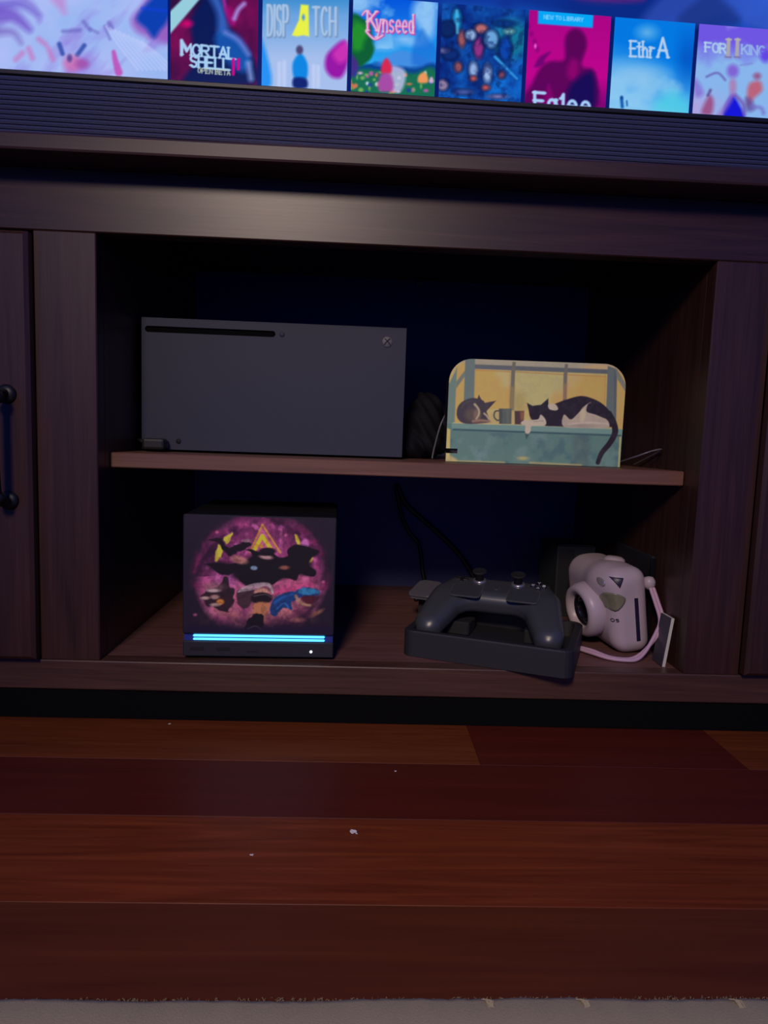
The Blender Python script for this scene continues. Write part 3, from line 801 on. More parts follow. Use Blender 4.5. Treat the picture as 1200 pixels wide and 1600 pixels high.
# front face with slot cut as recess: face plate prism around slot is built from strips
fy0, fy1 = 0.0, .0035
sx0, sx1, sz0, sz1 = .004, .151, .1345, .1415
bm = bmesh.new()
add_box(bm, (0.0002, fy0, .0027), (.3008, fy1, sz0), 0)
add_box(bm, (0.0002, fy0, sz1), (.3008, fy1, .1508), 0)
add_box(bm, (sx1, fy0, sz0), (.3008, fy1, sz1), 0)
add_box(bm, (0.0002, fy0, sz0), (sx0, fy1, sz1), 0)
obj('front_panel', bm, 'console', xc)
obj('disc_slot', box((sx0, fy0+.0028, sz0), (sx1, fy1, sz1)), 'plinth', xc)
for a, b, cx_ in ((sx1-.0035, sx1, 1), (sx0, sx0+.0035, -1)):
    bm = bmesh.new(); q_ = (sz0+sz1)/2; hh = (sz1-sz0)/2; xe = b if cx_ > 0 else a; xi = a if cx_ > 0 else b
    for sg in (-1, 1):
        ar = [(xi+cx_*.0035*math.sin(t), q_+sg*hh*math.cos(t)) for t in np.linspace(0, math.pi/2, 7)]
        add_prism(bm, ar+[(xe, q_+sg*hh)], 1, fy0, fy1)
    obj('slot_end', bm, 'console', xc)
obj('eject_button', add_lathe(bmesh.new(), [(0, .0009), (.0026, .0009), (.0031, .0003), (.0031, -.001), (0, -.001)], axis_mat((.1585, 0, .138), (0, -1, 0)), 24), 'console', xc, True)
pb = obj('power_button', add_lathe(bmesh.new(), [(0, .0012), (.0050, .0011), (.0064, .0006), (.0067, -.001), (0, -.001)], axis_mat((.279, 0, .1345), (0, -1, 0)), 32), 'grey_plastic', xc, True)
bm = bmesh.new()
for pts in ([(-.0032, .0035), (0, .0008), (.0036, -.0036)], [(.0032, .0035), (0, .0008), (-.0036, -.0036)]):
    add_tube(bm, [(.279+a, -.0014, .1345+b) for a, b in pts], .00055, 6, 4)
obj('emblem', bm, 'black_matte', pb)
obj('pairing_button', add_lathe(bmesh.new(), [(0, .0006), (.003, .0005), (.0034, -.001), (0, -.001)], axis_mat((.042, 0, .0125), (0, -1, 0)), 20), 'black_matte', xc, True)
for a in (.03, .27): obj('rubber_foot', box((a-.012, .03, 0), (a+.012, .12, .003)), 'black_matte', xc)
# cable plugged into its front socket
ud = thing('usb_plug', 'black plug and lead stuck into the front of the grey console', 'usb plug', (-.2425, .096, ZS+.0005))
obj('plug_body', box((-.016, -.004, .002), (.009, .014, .0145), .003, 2), 'black_plastic', ud)
obj('metal_collar', box((.003, .012, .004), (.008, .0185, .012)), 'grey_plastic', ud)
obj('lead', add_tube(bmesh.new(), [(-.014, .004, .009), (-.022, .008, .012), (-.0265, .03, .010), (-.0265, .09, .004), (-.0255, .2, .004)], .0022, 8), 'cable', ud, True)

# =================================================================== CAT PRINT DOCK
DKX, DKY, DKA = .0842, .0979, -.0156
dk = thing('console_dock', 'small dock with a painted cover of two cats asleep on a sill', 'dock', (DKX, DKY, ZS), DKA)
DWd, DHt, DR = .201, .1165, .0255
def dock_xl(z):
    if z > DHt-DR: d = z-(DHt-DR); return DR-math.sqrt(max(0, DR*DR-d*d))
    if .0098 < z < .0152: return .0132
    return 0.0
def dock_xr(z):
    if z > DHt-DR: d = z-(DHt-DR); return DWd-DR+math.sqrt(max(0, DR*DR-d*d))
    return DWd
zs_ = [.0004, .0098, .00981, .0152, .01521]+list(np.linspace(.017, DHt-DR, 4))+[DHt-DR+DR*math.sin(a) for a in np.linspace(.05, math.pi/2, 16)]
out = [(dock_xr(z), z) for z in (.0004, DHt-DR)]+[(dock_xr(DHt-DR+DR*math.sin(a)), DHt-DR+DR*math.sin(a)) for a in np.linspace(.08, math.pi/2, 14)]
out += [(dock_xl(DHt-DR+DR*math.sin(a)), DHt-DR+DR*math.sin(a)) for a in np.linspace(math.pi/2, .08, 14)]
out += [(0, DHt-DR), (0, .0152), (.0132, .0152), (.0132, .0098), (0, .0098), (0, .0004)]
bm = bmesh.new(); add_prism(bm, out, 1, .0, .004)
obj('front_cover', bm, 'card_white', dk)
bm = bmesh.new(); add_prism(bm, rrect(DWd/2, .056, DWd-.004, .110, .02), 1, .004, .051, .003, 2)
for v in bm.verts: v.co.z = max(v.co.z, .0006)
obj('dock_body', bm, 'black_plastic', dk)
# painting
rowsz = np.array([.0006]+list(np.arange(.0012, .0098, .0006))+[.00979, .00981]+list(np.arange(.0104, .0151, .0006))+[.01519, .01521]+list(np.arange(.0158, DHt-DR, .0006))+[DHt-DR+DR*math.sin(a) for a in np.linspace(.0, math.pi/2-.02, 60)])[::-1]
ss = np.linspace(0, 1, 300)
xl_ = np.array([dock_xl(z) for z in rowsz]); xr_ = np.array([dock_xr(z) for z in rowsz])
Xg = xl_[:, None]*(1-ss)+xr_[:, None]*ss; Zg = np.repeat(rowsz[:, None], 300, 1)
UV = bilin([(35, 35), (1142, 62), (1105, 685), (12, 655)], Xg/DWd, 1-Zg/DHt)
c = Canvas(UV[..., 0], UV[..., 1], (168, 148, 92))
U, V = c.U, c.V
n = fbm(U, V, 160, 3); n2 = fbm(U, V, 50, 8)
G = (92, 106, 100); OR = (192, 145, 78); CR = (168, 156, 102)
c.blend(np.clip((n2-.45)*1.5, 0, .4), (182, 158, 98))
c.poly([(190, 100), (410, 112), (410, 340), (185, 330)], OR, 2, 1, 0)
c.poly([(320, 104), (410, 108), (410, 190), (370, 200), (330, 150)], (172, 158, 108), 22, .8, wob=10)
c.poly([(440, 112), (742, 125), (742, 300), (440, 320)], CR, 2, 1, 0)
c.ell((715, 285), (50, 55), (195, 140, 80), 20, .85); c.ell((470, 290), (40, 60), (150, 130, 75), 20, .6)
c.poly([(768, 124), (1012, 132), (1008, 330), (765, 280)], OR, 2, 1, 0)
c.poly([(768, 128), (850, 130), (830, 170), (790, 210), (768, 240)], (172, 152, 100), 22, .8, wob=10)
c.poly([(60, 30), (1130, 50), (1040, 92), (200, 72), (60, 62)], (148, 140, 118), 3, 1, 0); c.ell((960, 80), (90, 16), (190, 150, 100), 8, .8)
for a, b in (((190, 100), (410, 108)), ((440, 108), (742, 122)), ((768, 122), (1010, 130))): c.stroke([(a[0], a[1]+4), (b[0], b[1]+4)], 4, (150, 95, 55), 2, .7)
for x in (190, 408, 1006): c.stroke([(x, 108), (x-2, 300)], 4, (150, 100, 55), 2, .5)
c.poly([(185, 70), (1025, 92), (1022, 118), (185, 97)], (84, 88, 92), 3, 1, 0)
c.poly([(424, 52), (444, 54), (440, 110), (434, 340), (408, 340), (416, 110)], (98, 96, 84), 3, 1, 0); c.poly([(412, 200), (438, 200), (434, 340), (408, 340)], (140, 118, 70), 12, .7, 0)
c.poly([(752, 62), (770, 63), (767, 120), (764, 290), (742, 290), (744, 120)], (98, 94, 86), 3, 1, 0); c.poly([(744, 180), (766, 180), (762, 270), (742, 270)], (160, 115, 70), 14, .6, 0)
c.poly([(128, 30), (190, 32), (184, 300), (120, 300)], G, 3, 1, 0)
c.poly([(1020, 70), (1082, 90), (1078, 420), (1012, 420)], (88, 97, 96), 3, 1, 0); c.poly([(1060, 90), (1082, 95), (1078, 400), (1066, 400)], (74, 84, 88), 4, .8, 0)
c.poly([(70, 110), (126, 50), (120, 300), (118, 420), (66, 420)], OR, 3, 1, 0); c.poly([(72, 175), (128, 105), (128, 140), (74, 215)], G, 4, .9, 0)
c.poly([(-20, 250), (28, 190), (78, 90), (66, 420), (60, 660), (-20, 660)], (96, 116, 104), 4, 1, 0)
c.poly([(1080, 60), (1200, 60), (1200, 480), (1078, 470)], (196, 145, 84), 3, 1, 0); c.poly([(1070, 90), (1082, 92), (1150, 200), (1150, 250), (1082, 150)], (110, 112, 100), 4, 1, 0)
# sill and the boards below
c.poly([(20, 425), (1140, 452), (1120, 700), (0, 700)], (82, 110, 102), 2, 1, 0)
c.blend(np.clip((fbm(U, V, 90, 31)-.5)*3, 0, .7)*(V > 480), (102, 124, 122)); c.blend(np.clip((fbm(U, V, 70, 37)-.55)*4, 0, .7)*(V > 480), (64, 92, 96))
c.blend(np.clip(1-abs(U-860)/70, 0, .5)*(V > 490), (72, 84, 84))
c.poly([(45, 420), (1120, 450), (1118, 486), (50, 456)], (100, 128, 118), 2, 1, 0)
c.stroke([(58, 420), (360, 427)], 6, (176, 160, 108), 2, .9, 0); c.stroke([(360, 428), (1100, 452)], 4, (126, 146, 128), 2, .9, 0)
c.stroke([(60, 460), (500, 472), (1105, 489)], 10, (44, 70, 78), 4, .9, 0)
c.poly([(14, 450), (40, 460), (36, 640), (0, 640)], (180, 158, 92), 4, 1, 0); c.poly([(0, 615), (80, 640), (80, 700), (0, 700)], (176, 152, 96), 8, .8)
c.stroke([(1106, 500), (1098, 690)], 10, (176, 160, 100), 4, .9, 0)
c.stroke([(60, 650), (380, 658)], 8, (166, 150, 92), 4, .8, 0); c.stroke([(540, 658), (860, 672)], 10, (170, 145, 92), 5, .8, 0); c.ell((495, 632), (32, 11), (165, 155, 88), 6, .8)
# mugs
c.stroke([(345, 345), (318, 350), (312, 380), (330, 402), (345, 400)], 9, (66, 70, 66), 2)
c.poly([(342, 332), (422, 332), (420, 424), (344, 424)], (78, 84, 78), 3, 1, 0); c.poly([(344, 334), (362, 334), (362, 422), (346, 422)], (60, 64, 62), 4, .8, 0); c.poly([(388, 334), (408, 334), (406, 422), (390, 422)], (92, 98, 90), 5, .6, 0)
c.poly([(500, 345), (534, 345), (530, 404), (500, 404)], (182, 154, 96), 3, 1, 0)
c.poly([(440, 345), (500, 345), (496, 426), (442, 426)], (70, 52, 50), 3, 1, 0); c.poly([(474, 350), (499, 350), (496, 400), (480, 400)], (150, 96, 62), 8, .7, 0)
# small curled cat
DKc = (58, 52, 58)
c.poly([(80, 355), (92, 312), (128, 284), (180, 271), (206, 273)], DKc, 3) if False else None
c.poly([(78, 352), (92, 312), (128, 284), (175, 270), (215, 276), (250, 292), (262, 345), (285, 408), (250, 420), (160, 426), (112, 418), (84, 392)], DKc, 3)
c.poly([(205, 280), (215, 250), (236, 286)], DKc, 2, 1, 0); c.poly([(245, 300), (324, 285), (262, 350)], DKc, 2.5, 1, 0)
c.ell((178, 372), (48, 42), (84, 72, 64), 14, .8); c.ell((205, 370), (22, 34), (120, 100, 82), 8, .7)
c.stroke([(190, 308), (214, 336), (217, 366), (200, 396)], 14, (168, 148, 116), 4, .95, w2=8)
c.stroke([(180, 410), (230, 404), (285, 410)], 14, (140, 108, 88), 5, .9); c.stroke([(190, 416), (250, 416)], 8, (110, 82, 72), 4, .8)
c.stroke([(250, 362), (266, 376), (280, 396)], 11, (172, 152, 124), 4, .9); c.stroke([(108, 330), (130, 300), (165, 290)], 8, (84, 78, 78), 6, .5)
# large black and white cat
BK = (34, 28, 38)
c.poly([(535, 320), (600, 308), (660, 312), (700, 297), (760, 275), (850, 252), (920, 264), (985, 294), (1030, 335), (1058, 385), (1052, 436), (900, 442), (700, 436), (630, 432), (600, 400), (556, 402), (536, 378), (530, 345)], BK, 3)
c.poly([(516, 296), (560, 318), (532, 356)], BK, 2.5, 1, 0); c.poly([(592, 318), (650, 268), (652, 330)], BK, 2.5, 1, 0)
WH = (170, 156, 134)
c.poly([(650, 306), (690, 300), (712, 328), (700, 340), (672, 338), (655, 330)], WH, 3)
c.poly([(750, 364), (792, 394), (838, 356), (880, 310), (918, 290), (892, 330), (900, 350), (960, 362), (1018, 392), (1036, 424), (1020, 444), (900, 444), (748, 438)], (158, 142, 124), 3)
c.poly([(905, 296), (940, 300), (990, 330), (1020, 372), (1010, 386), (950, 364), (900, 348), (890, 328)], BK, 3)
c.ell((867, 366), (17, 40), (178, 160, 128), 6, .9, .12); c.stroke([(780, 426), (860, 414), (940, 412), (1026, 420)], 9, (178, 164, 144), 4, .8); c.ell((860, 432), (80, 8), (130, 116, 106), 6, .7)
c.stroke([(750, 372), (748, 430)], 7, (150, 138, 122), 4, .8)
c.poly([(478, 418), (500, 402), (560, 398), (590, 392), (604, 366), (634, 396), (632, 430), (560, 434), (544, 440), (540, 470), (522, 484), (506, 470), (508, 434), (490, 428)], WH, 3)
c.stroke([(560, 408), (620, 404)], 4, (120, 108, 100), 3, .7); c.poly([(506, 484), (532, 484), (516, 518)], (48, 66, 70), 4, .9, 0)
c.stroke([(1030, 360), (1062, 415), (1072, 470), (1040, 535), (990, 596), (966, 655)], 44, BK, 3, 1, w2=27)
c.blend(np.clip((fbm(U, V, 30, 51)-.5)*.8, 0, .08), (110, 110, 100))
c.C[..., 1] *= 1.05
grid_object('cat_picture', np.stack([Xg, np.full_like(Xg, -.0003), Zg], -1), c.C, 'print', dk, gain=2.3)

# cloth pouch, leads behind the two consoles
pouch_f = lambda X, Y, Z: smin(smin(s_ell(X, Y, Z, (0, 0, .034), (.028, .03, .036)), s_ell(X, Y, Z, (.006, .006, .062), (.020, .024, .022)), .012), s_ell(X, Y, Z, (-.006, -.01, .016), (.031, .03, .017)), .012)-.0030*np.sin(Z*150+X*160+2*np.sin(X*70))*np.sin(Y*110+X*90+Z*60)
pm = surface_nets(pouch_f, (-.045, -.05, -.005), (.045, .05, .095), .0022)
po = link_mesh('cloth_pouch', pm, 'bag', None, True, (.0655, .205, ZS+.0008)); tag(po, 'crumpled dark cloth pouch between the grey console and the cat dock', 'pouch')
def lead(name, pts, r, mat, label, cat='cable', group=None, sub=8):
    P0 = Vector(pts[0])
    o = obj(name, add_tube(bmesh.new(), [tuple(Vector(p)-P0) for p in pts], r, 8, sub), mat, None, True, P0)
    return tag(o, label, cat, group)
lead('thin_lead', [(.074, .150, ZS+.0015), (.076, .151, ZS+.014), (.084, .152, ZS+.046), (.096, .162, ZS+.060), (.115, .175, ZS+.040), (.13, .2, ZS+.0015)], .0011, 'cable_grey', 'thin grey lead bent up beside the left edge of the cat dock')
lead('dock_lead', [(.27, .17, ZS+.0012), (.288, .125, ZS+.004), (.300, .09, ZS+.013), (.3165, .082, ZS+.0205), (.329, .09, ZS+.021), (.326, .16, ZS+.0012)], .0010, 'cable_grey', 'thin grey lead curving up the right wall above the shelf')

# =================================================================== CUBE COMPUTER
MA = .0306
mc = thing('cube_computer', 'small black cube computer with a pink artwork face and glowing blue bar', 'computer', (-.1913, .0096, ZB), MA)
MW, MH, MD = .156, .152, .162
obj('shell', box((0, .0060, .003), (MW, MD, MH), .003, 2), 'machine_dark', mc)
obj('base_foot', box((.006, .012, 0), (MW-.006, MD-.008, .004)), 'black_matte', mc)
PZ = .0275     # bottom of the face plate
fp = obj('face_plate', box((0.0003, 0.0, PZ), (MW-.0003, .0065, MH-.0004), .0012, 1), 'machine', mc)
obj('lower_panel', box((0.0003, .0010, .0033), (MW-.0003, .0065, .0195), .001, 1), 'machine', mc)
obj('bar_recess', box((0.001, .0040, .0195), (MW-.001, .0062, PZ)), 'led_glow_blue', mc)
lb = obj('light_bar', box((.0105, .0012, .0205), (.1465, .0045, .0226), .0008, 1), 'led', mc)
obj('light_bar', box((.0105, .0012, .0241), (.1465, .0045, .0262), .0008, 1), 'led', mc)
obj('power_light', add_lathe(bmesh.new(), [(0, .0010), (.0013, .0009), (.0015, 0), (0, 0)], axis_mat((.1325, .0011, .0098), (0, -1, 0)), 16), 'led_white', mc, True)
for a, w in ((.008, .0135), (.035, .0135)):
    s = obj('usb_socket', box((a, .0004, .0098), (a+w, .0014, .0138), .0003, 1), 'black_matte', mc)
    obj('socket_tongue', box((a+.0015, .0002, .0112), (a+w-.0015, .0008, .0122)), 'black_plastic', s)
obj('card_slot', box((.066, .0006, .0085), (.078, .0014, .0098)), 'black_matte', mc)
# artwork
nx_, ny_ = 250, 215
S_, T_ = np.meshgrid(np.linspace(0.012, .988, nx_), np.linspace(.012, .988, ny_))
UV = bilin([(57, 64), (1138, 97), (1118, 925), (76, 905)], S_, T_)
c = Canvas(UV[..., 0], UV[..., 1], (30, 23, 36)); U, V = c.U, c.V
n = fbm(U, V, 120, 2, 5); n2 = fbm(U, V, 60, 15, 5); R_ = np.hypot((U-610)/450, (V-500)/430)
ang = np.arctan2(V-500, U-610)
sw = fbm(R_*420+60*ang, ang*120+R_*150, 90, 22, 4)
ring = np.clip((1.06-R_)*5, 0, 1)*np.clip((1-(V-760)/120), 0, 1)
c.blend(ring, (92, 34, 72))
c.blend(ring*np.clip((sw-.42)*4, 0, 1)*.95, (172, 72, 124)); c.blend(ring*np.clip((n2-.55)*5, 0, 1)*.8, (205, 110, 165)); c.blend(ring*np.clip((.42-n)*6, 0, 1)*.9, (44, 18, 42))
c.blend(np.clip((V-420)/250, 0, 1)*ring*.75*np.clip(n2*1.6, 0, 1), (186, 118, 112))
c.blend(np.clip(1-np.hypot((U-610)/330, (V-330)/210), 0, 1)*ring*.6, (196, 92, 138))
c.blend(np.clip(1-np.hypot((U-370)/150, (V-520)/110), 0, 1)*.8, (186, 96, 160)); c.blend(np.clip(1-np.hypot((U-840)/160, (V-560)/90), 0, 1)*.8, (200, 98, 128))
c.blend(np.clip((R_-.86)*6, 0, 1)*np.clip((1.12-R_)*6, 0, 1)*np.clip((n2-.4)*4, 0, 1)*(V < 600)*.9, (110, 24, 70)); c.blend(np.clip((R_-.75)*5, 0, 1)*np.clip((1.1-R_)*6, 0, 1)*np.clip((.5-sw)*6, 0, 1)*.8, (36, 16, 36))
c.blend(np.clip(1-abs(V-800)/90, 0, 1)*np.clip((n2-.45)*5, 0, 1)*np.clip(1-abs(U-610)/460, 0, 1)*.8, (140, 84, 70))
c.poly([(520, 320), (612, 160), (735, 330)], (205, 110, 130), 14, .6, 0)
c.stroke([(530, 330), (612, 140), (740, 335)], 13, (198, 140, 62), 4, 1, 0); c.stroke([(560, 315), (612, 218), (668, 300)], 26, (222, 190, 40), 4, 1, 0); c.ell((606, 290), (14, 12), (222, 150, 50), 5)
for p in ([(340, 235), (400, 195), (395, 240), (370, 275)], [(290, 330), (315, 275), (345, 315), (335, 350), (305, 395), (285, 385)], [(845, 205), (870, 230), (880, 285), (860, 290)], [(930, 350), (955, 342), (970, 390), (945, 405)]): c.poly(p, (215, 200, 58), 5, .95, wob=8)
c.poly([(880, 270), (920, 240), (940, 290), (900, 310)], (200, 115, 175), 8, .8)
# dark storm-cloud mass with ragged wings
c.poly([(205, 410), (260, 395), (340, 395), (420, 410), (500, 400), (540, 350), (480, 320), (600, 315), (700, 350), (790, 370), (800, 310), (850, 275), (930, 305), (1010, 340), (960, 370), (930, 410), (1000, 450), (985, 500), (900, 490), (860, 535), (760, 530), (690, 560), (600, 552), (520, 580), (460, 550), (415, 490), (330, 475), (250, 430)], (20, 15, 22), 5, 1, wob=24)
c.poly([(230, 250), (320, 235), (370, 300), (440, 270), (520, 260), (530, 290), (450, 330), (400, 360), (360, 340), (310, 270)], (24, 17, 25), 5, 1, wob=8)
for e, r in (((480, 480), (80, 50)), ((700, 460), (120, 70)), ((560, 520), (90, 45)), ((850, 420), (110, 60)), ((880, 330), (70, 45)), ((930, 470), (50, 28)), ((330, 430), (70, 28)), ((600, 400), (90, 60))): c.ell(e, r, (20, 15, 22), 16, .95)
c.ell((455, 385), (60, 26), (176, 122, 102), 8, .9, .25); c.ell((440, 392), (30, 12), (110, 66, 60), 6, .7); c.ell((505, 252), (34, 12), (150, 120, 120), 5, .8); c.ell((640, 365), (46, 16), (190, 150, 140), 6, .85, .15); c.ell((770, 440), (34, 14), (150, 90, 70), 6, .85); c.ell((558, 442), (24, 15), (120, 150, 165), 4, .9, .1)
c.ell((650, 325), (60, 24), (26, 18, 26), 5); c.ell((640, 348), (48, 10), (18, 14, 20), 4, .9)
# lower left: brown heap with pale and orange patches
c.poly([(200, 640), (240, 590), (330, 560), (350, 500), (385, 510), (390, 570), (425, 590), (415, 700), (380, 750), (300, 720), (230, 700)], (44, 28, 34), 5, 1, wob=10)
c.ell((290, 575), (70, 30), (120, 88, 82), 12, .6); c.ell((280, 600), (46, 12), (190, 170, 160), 5, .85); c.ell((225, 652), (30, 12), (190, 160, 140), 5, .85); c.ell((292, 645), (30, 16), (176, 140, 120), 6, .8); c.ell((330, 680), (26, 20), (205, 130, 52), 6, .9); c.ell((295, 700), (34, 12), (190, 160, 140), 5, .8)
# centre: pale sweep, dark stone and ochre column
c.poly([(440, 610), (500, 585), (560, 600), (540, 700), (500, 730), (450, 690)], (60, 42, 46), 6, 1, wob=6)
for k in range(5): c.stroke([(450+k*6, 610-k*6), (560, 590-k*9), (650+k*4, 565-k*3), (692, 620)], 9, (168, 154, 148), 4, .75)
c.ell((612, 610), (48, 26), (192, 142, 112), 6); c.ell((614, 655), (74, 42), (26, 18, 24), 5); c.stroke([(560, 640), (640, 628), (680, 650)], 5, (110, 96, 96), 3, .8)
c.poly([(565, 690), (670, 690), (650, 760), (620, 790), (570, 780)], (170, 112, 70), 7, .95); c.poly([(545, 780), (625, 775), (625, 870), (560, 880), (500, 875)], (20, 15, 22), 5, 1, wob=6); c.stroke([(520, 872), (575, 852), (620, 880)], 5, (150, 125, 125), 3, .7)
# right: blue rock mass under pink flames
for k in range(7): c.poly([(690+k*42, 640-k*8), (720+k*38, 570-k*6), (750+k*40, 610-k*8)], (196, 70, 120), 6, .8, 0)
c.poly([(680, 700), (720, 640), (800, 615), (860, 600), (900, 580), (1000, 595), (1015, 625), (960, 640), (880, 650), (830, 680), (820, 740), (760, 720), (720, 780), (680, 770)], (24, 58, 104), 5, 1, wob=8)
c.poly([(870, 600), (910, 582), (1000, 598), (1010, 622), (940, 632), (880, 622)], (44, 122, 158), 6, .95, wob=4); c.stroke([(700, 690), (760, 650), (830, 630)], 14, (36, 92, 160), 7, .8); c.stroke([(720, 730), (770, 690), (800, 720)], 10, (50, 110, 175), 5, .8)
c.stroke([(850, 640), (890, 690), (950, 705)], 20, (160, 128, 92), 6, .9); c.poly([(890, 645), (985, 640), (970, 690), (920, 690)], (70, 24, 36), 6, .95); c.ell((860, 810), (50, 14), (140, 90, 80), 8, .8); c.ell((1000, 760), (46, 14), (150, 100, 70), 8, .8, -.5)
for p in ((298, 192), (1042, 540), (160, 770), (776, 215)): c.ell(p, (12, 10), (196, 96, 130), 6, .8)
c.blend(np.clip((fbm(U, V, 22, 41)-.5)*1.6, 0, .2), (22, 14, 24))
c.blend(np.clip((V-830)/60, 0, .85), (24, 18, 40))
Xg2 = S_*MW; Zg2 = MH-T_*(MH-PZ)
grid_object('artwork', np.stack([Xg2, np.full_like(Xg2, -.0002), Zg2], -1), c.C, 'print', fp, gain=2.0)

# =================================================================== CONTROLLER ON ITS TRAY
TA = math.radians(-22.0)
FLp = at_z(627, 1021, ZB); FRp = at_z(896, 1066, ZB)
TW = .182; TD = .128; TH = .0285
ux = np.array([math.cos(TA), math.sin(TA), 0]); uy = np.array([-math.sin(TA), math.cos(TA), 0])
mid = (FLp+FRp)/2
tc_ = mid+uy*TD/2
tr = thing('controller_tray', 'black rectangular tray with a raised rim, its corner over the edge', 'tray', (tc_[0], tc_[1], ZB), TA)
bm = bmesh.new()
outer = rrect(0, 0, TW, TD, .012, 5); inner = rrect(0, 0, TW-.016, TD-.016, .008, 5); n_ = len(outer)
lo_ = [bm.verts.new((x, y, 0.0004)) for x, y in outer]; l1 = [bm.verts.new((x, y, TH-.0015)) for x, y in outer]
l2 = [bm.verts.new((x*.985, y*.98, TH)) for x, y in outer]; l3 = [bm.verts.new((x, y, TH)) for x, y in inner]; l4 = [bm.verts.new((x*.985, y*.985, .012)) for x, y in inner]
for A, B in ((lo_, l1), (l1, l2), (l2, l3), (l3, l4)):
    for k in range(n_): bm.faces.new([A[k], A[(k+1) % n_], B[(k+1) % n_], B[k]])
bm.faces.new(l4); bm.faces.new(list(reversed(lo_)))
tag(tr, 'black rectangular tray with a raised rim, its corner over the edge', 'tray')
obj('tray_body', bm, 'tray', tr)
CA = math.radians(-20.5)
ct_loc = tc_+uy*.009-ux*.006
ct = thing('game_controller', 'dark grey game controller with two thumbsticks and square touchpads, on the tray', 'game controller', (ct_loc[0], ct_loc[1], ZB), CA)
TILT = math.radians(14)
KS = .93
def rot_tilt(X, Y, Z):
    c_, s_ = math.cos(TILT), math.sin(TILT)
    Zc = Z-.040
    return X, Y*c_+Zc*s_, -Y*s_+Zc*c_
def ctl(X, Y, Z):
    x, y_, z = rot_tilt(X/KS, Y/KS, Z/KS)
    ax_ = np.abs(x)
    # U-shaped outline with rounded edges, grips drooping towards the player
    q = [ax_-(.068-.018), np.abs(y_-.027)-(.028-.018)]
    d2 = np.hypot(np.maximum(q[0], 0), np.maximum(q[1], 0))+np.minimum(np.maximum(q[0], q[1]), 0)-.018
    a0, b0 = np.array((.056, .012)), np.array((.071, -.040)); dd = b0-a0
    t = np.clip(((ax_-a0[0])*dd[0]+(y_-a0[1])*dd[1])/(dd @ dd), 0, 1)
    d2 = smin(d2, np.hypot(ax_-a0[0]-t*dd[0], y_-a0[1]-t*dd[1])-(.024-.0065*t), .016)
    droop = .012*np.clip((.012-y_)/.055, 0, 1.2)**1.4
    r_ = .0125
    qa = d2+r_; qb = np.abs(z+droop)-.0142+r_
    d = np.hypot(np.maximum(qa, 0), np.maximum(qb, 0))+np.minimum(np.maximum(qa, qb), 0)-r_
    return d*KS*.9
cm = surface_nets(ctl, (-.095, -.08, -.004), (.095, .085, .085), .0017)
zmin = min(v.co.z for v in cm.vertices)
LIFT = .0122-zmin
for v in cm.vertices: v.co.z += LIFT
link_mesh('shell', cm, 'controller', ct, True)
for sx in (-1, 1):
    pz = min(v.co.z for v in cm.vertices if abs(v.co.x-sx*.045+.006) < .022 and -.01 < v.co.y < .035)-.0003
    obj('cradle_pad', box((sx*.045-.014, .0, .012), (sx*.045+.014, .035, max(pz, .016)), .0015, 1), 'black_matte', tr)
cM = Matrix.Translation((0, 0, .040*KS+LIFT)) @ Matrix.Rotation(TILT, 4, 'X') @ Matrix.Scale(KS, 4)    # controller-face frame
def cpart(name, bm, mat, parent=None, smooth=False):
    bmesh.ops.transform(bm, matrix=cM, verts=bm.verts)
    return obj(name, bm, mat, parent or ct, smooth)
TZ = .0140
for sx in (-1, 1):
    bm = bmesh.new(); add_prism(bm, rrect(sx*.0350, .0085, .037, .032, .0045), 2, TZ-.002, TZ+.0004, .0003, 1)
    pad = cpart('touchpad', bm, 'controller_pad')
    bm = bmesh.new()
    o_ = rrect(sx*.0350, .0085, .0384, .0334, .005); i_ = rrect(sx*.0350, .0085, .037, .032, .0045)
    vo = [bm.verts.new((x, y, TZ+.0006)) for x, y in o_]; vi = [bm.verts.new((x, y, TZ+.0006)) for x, y in i_]
    vb = [bm.verts.new((x, y, TZ-.001)) for x, y in o_]
    for k in range(len(vo)):
        k2 = (k+1) % len(vo); bm.faces.new([vo[k], vo[k2], vi[k2], vi[k]]); bm.faces.new([vb[k], vb[k2], vo[k2], vo[k]])
    cpart('rim', bm, 'pad_rim', pad)
    sk = cpart('thumbstick', add_lathe(bmesh.new(), [(0, .0140), (.0058, .0136), (.0084, .0150), (.0093, .0140), (.0087, .0118), (.0056, .0100), (.0050, -.002), (0, -.002)], Matrix.Translation((sx*.0245, .0385, TZ)), 28), 'black_matte', None, True)
    cpart('silver_ring', add_lathe(bmesh.new(), [(.0085, -.001), (.0088, .0012), (.0078, .0026), (.0060, .0030), (.0056, .0018), (.0056, -.001)], Matrix.Translation((sx*.0245, .0385, TZ)), 28), 'silver', sk, True)
dp = bmesh.new(); add_box(dp, (-.0555, .0355, TZ-.002), (-.0395+.0005, .0405, TZ+.0014), .0006, 1); add_box(dp, (-.0498, .0300, TZ-.002), (-.0448, .0460, TZ+.0014), .0006, 1)
cpart('direction_pad', dp, 'black_plastic')
for ch, dx, dy in (('A', 0, -.0068), ('B', .0068, 0), ('X', -.0068, 0), ('Y', 0, .0068)):
    bx_, by_ = .050+dx, .0385+dy
    b_ = cpart('face_button', add_lathe(bmesh.new(), [(0, .0018), (.0028, .0016), (.0034, .0008), (.0035, -.002), (0, -.002)], Matrix.Translation((bx_, by_, TZ)), 18), 'black_gloss', None, True)
    bm = bmesh.new()
    for stq in GLYPH[ch]:
        add_tube(bm, [(bx_-.0017+p[0]*.0034, by_+.0019-p[1]*.0038, TZ+.0019) for p in stq], .00038, 4, 0)
    cpart('letter', bm, 'letter_white', b_)
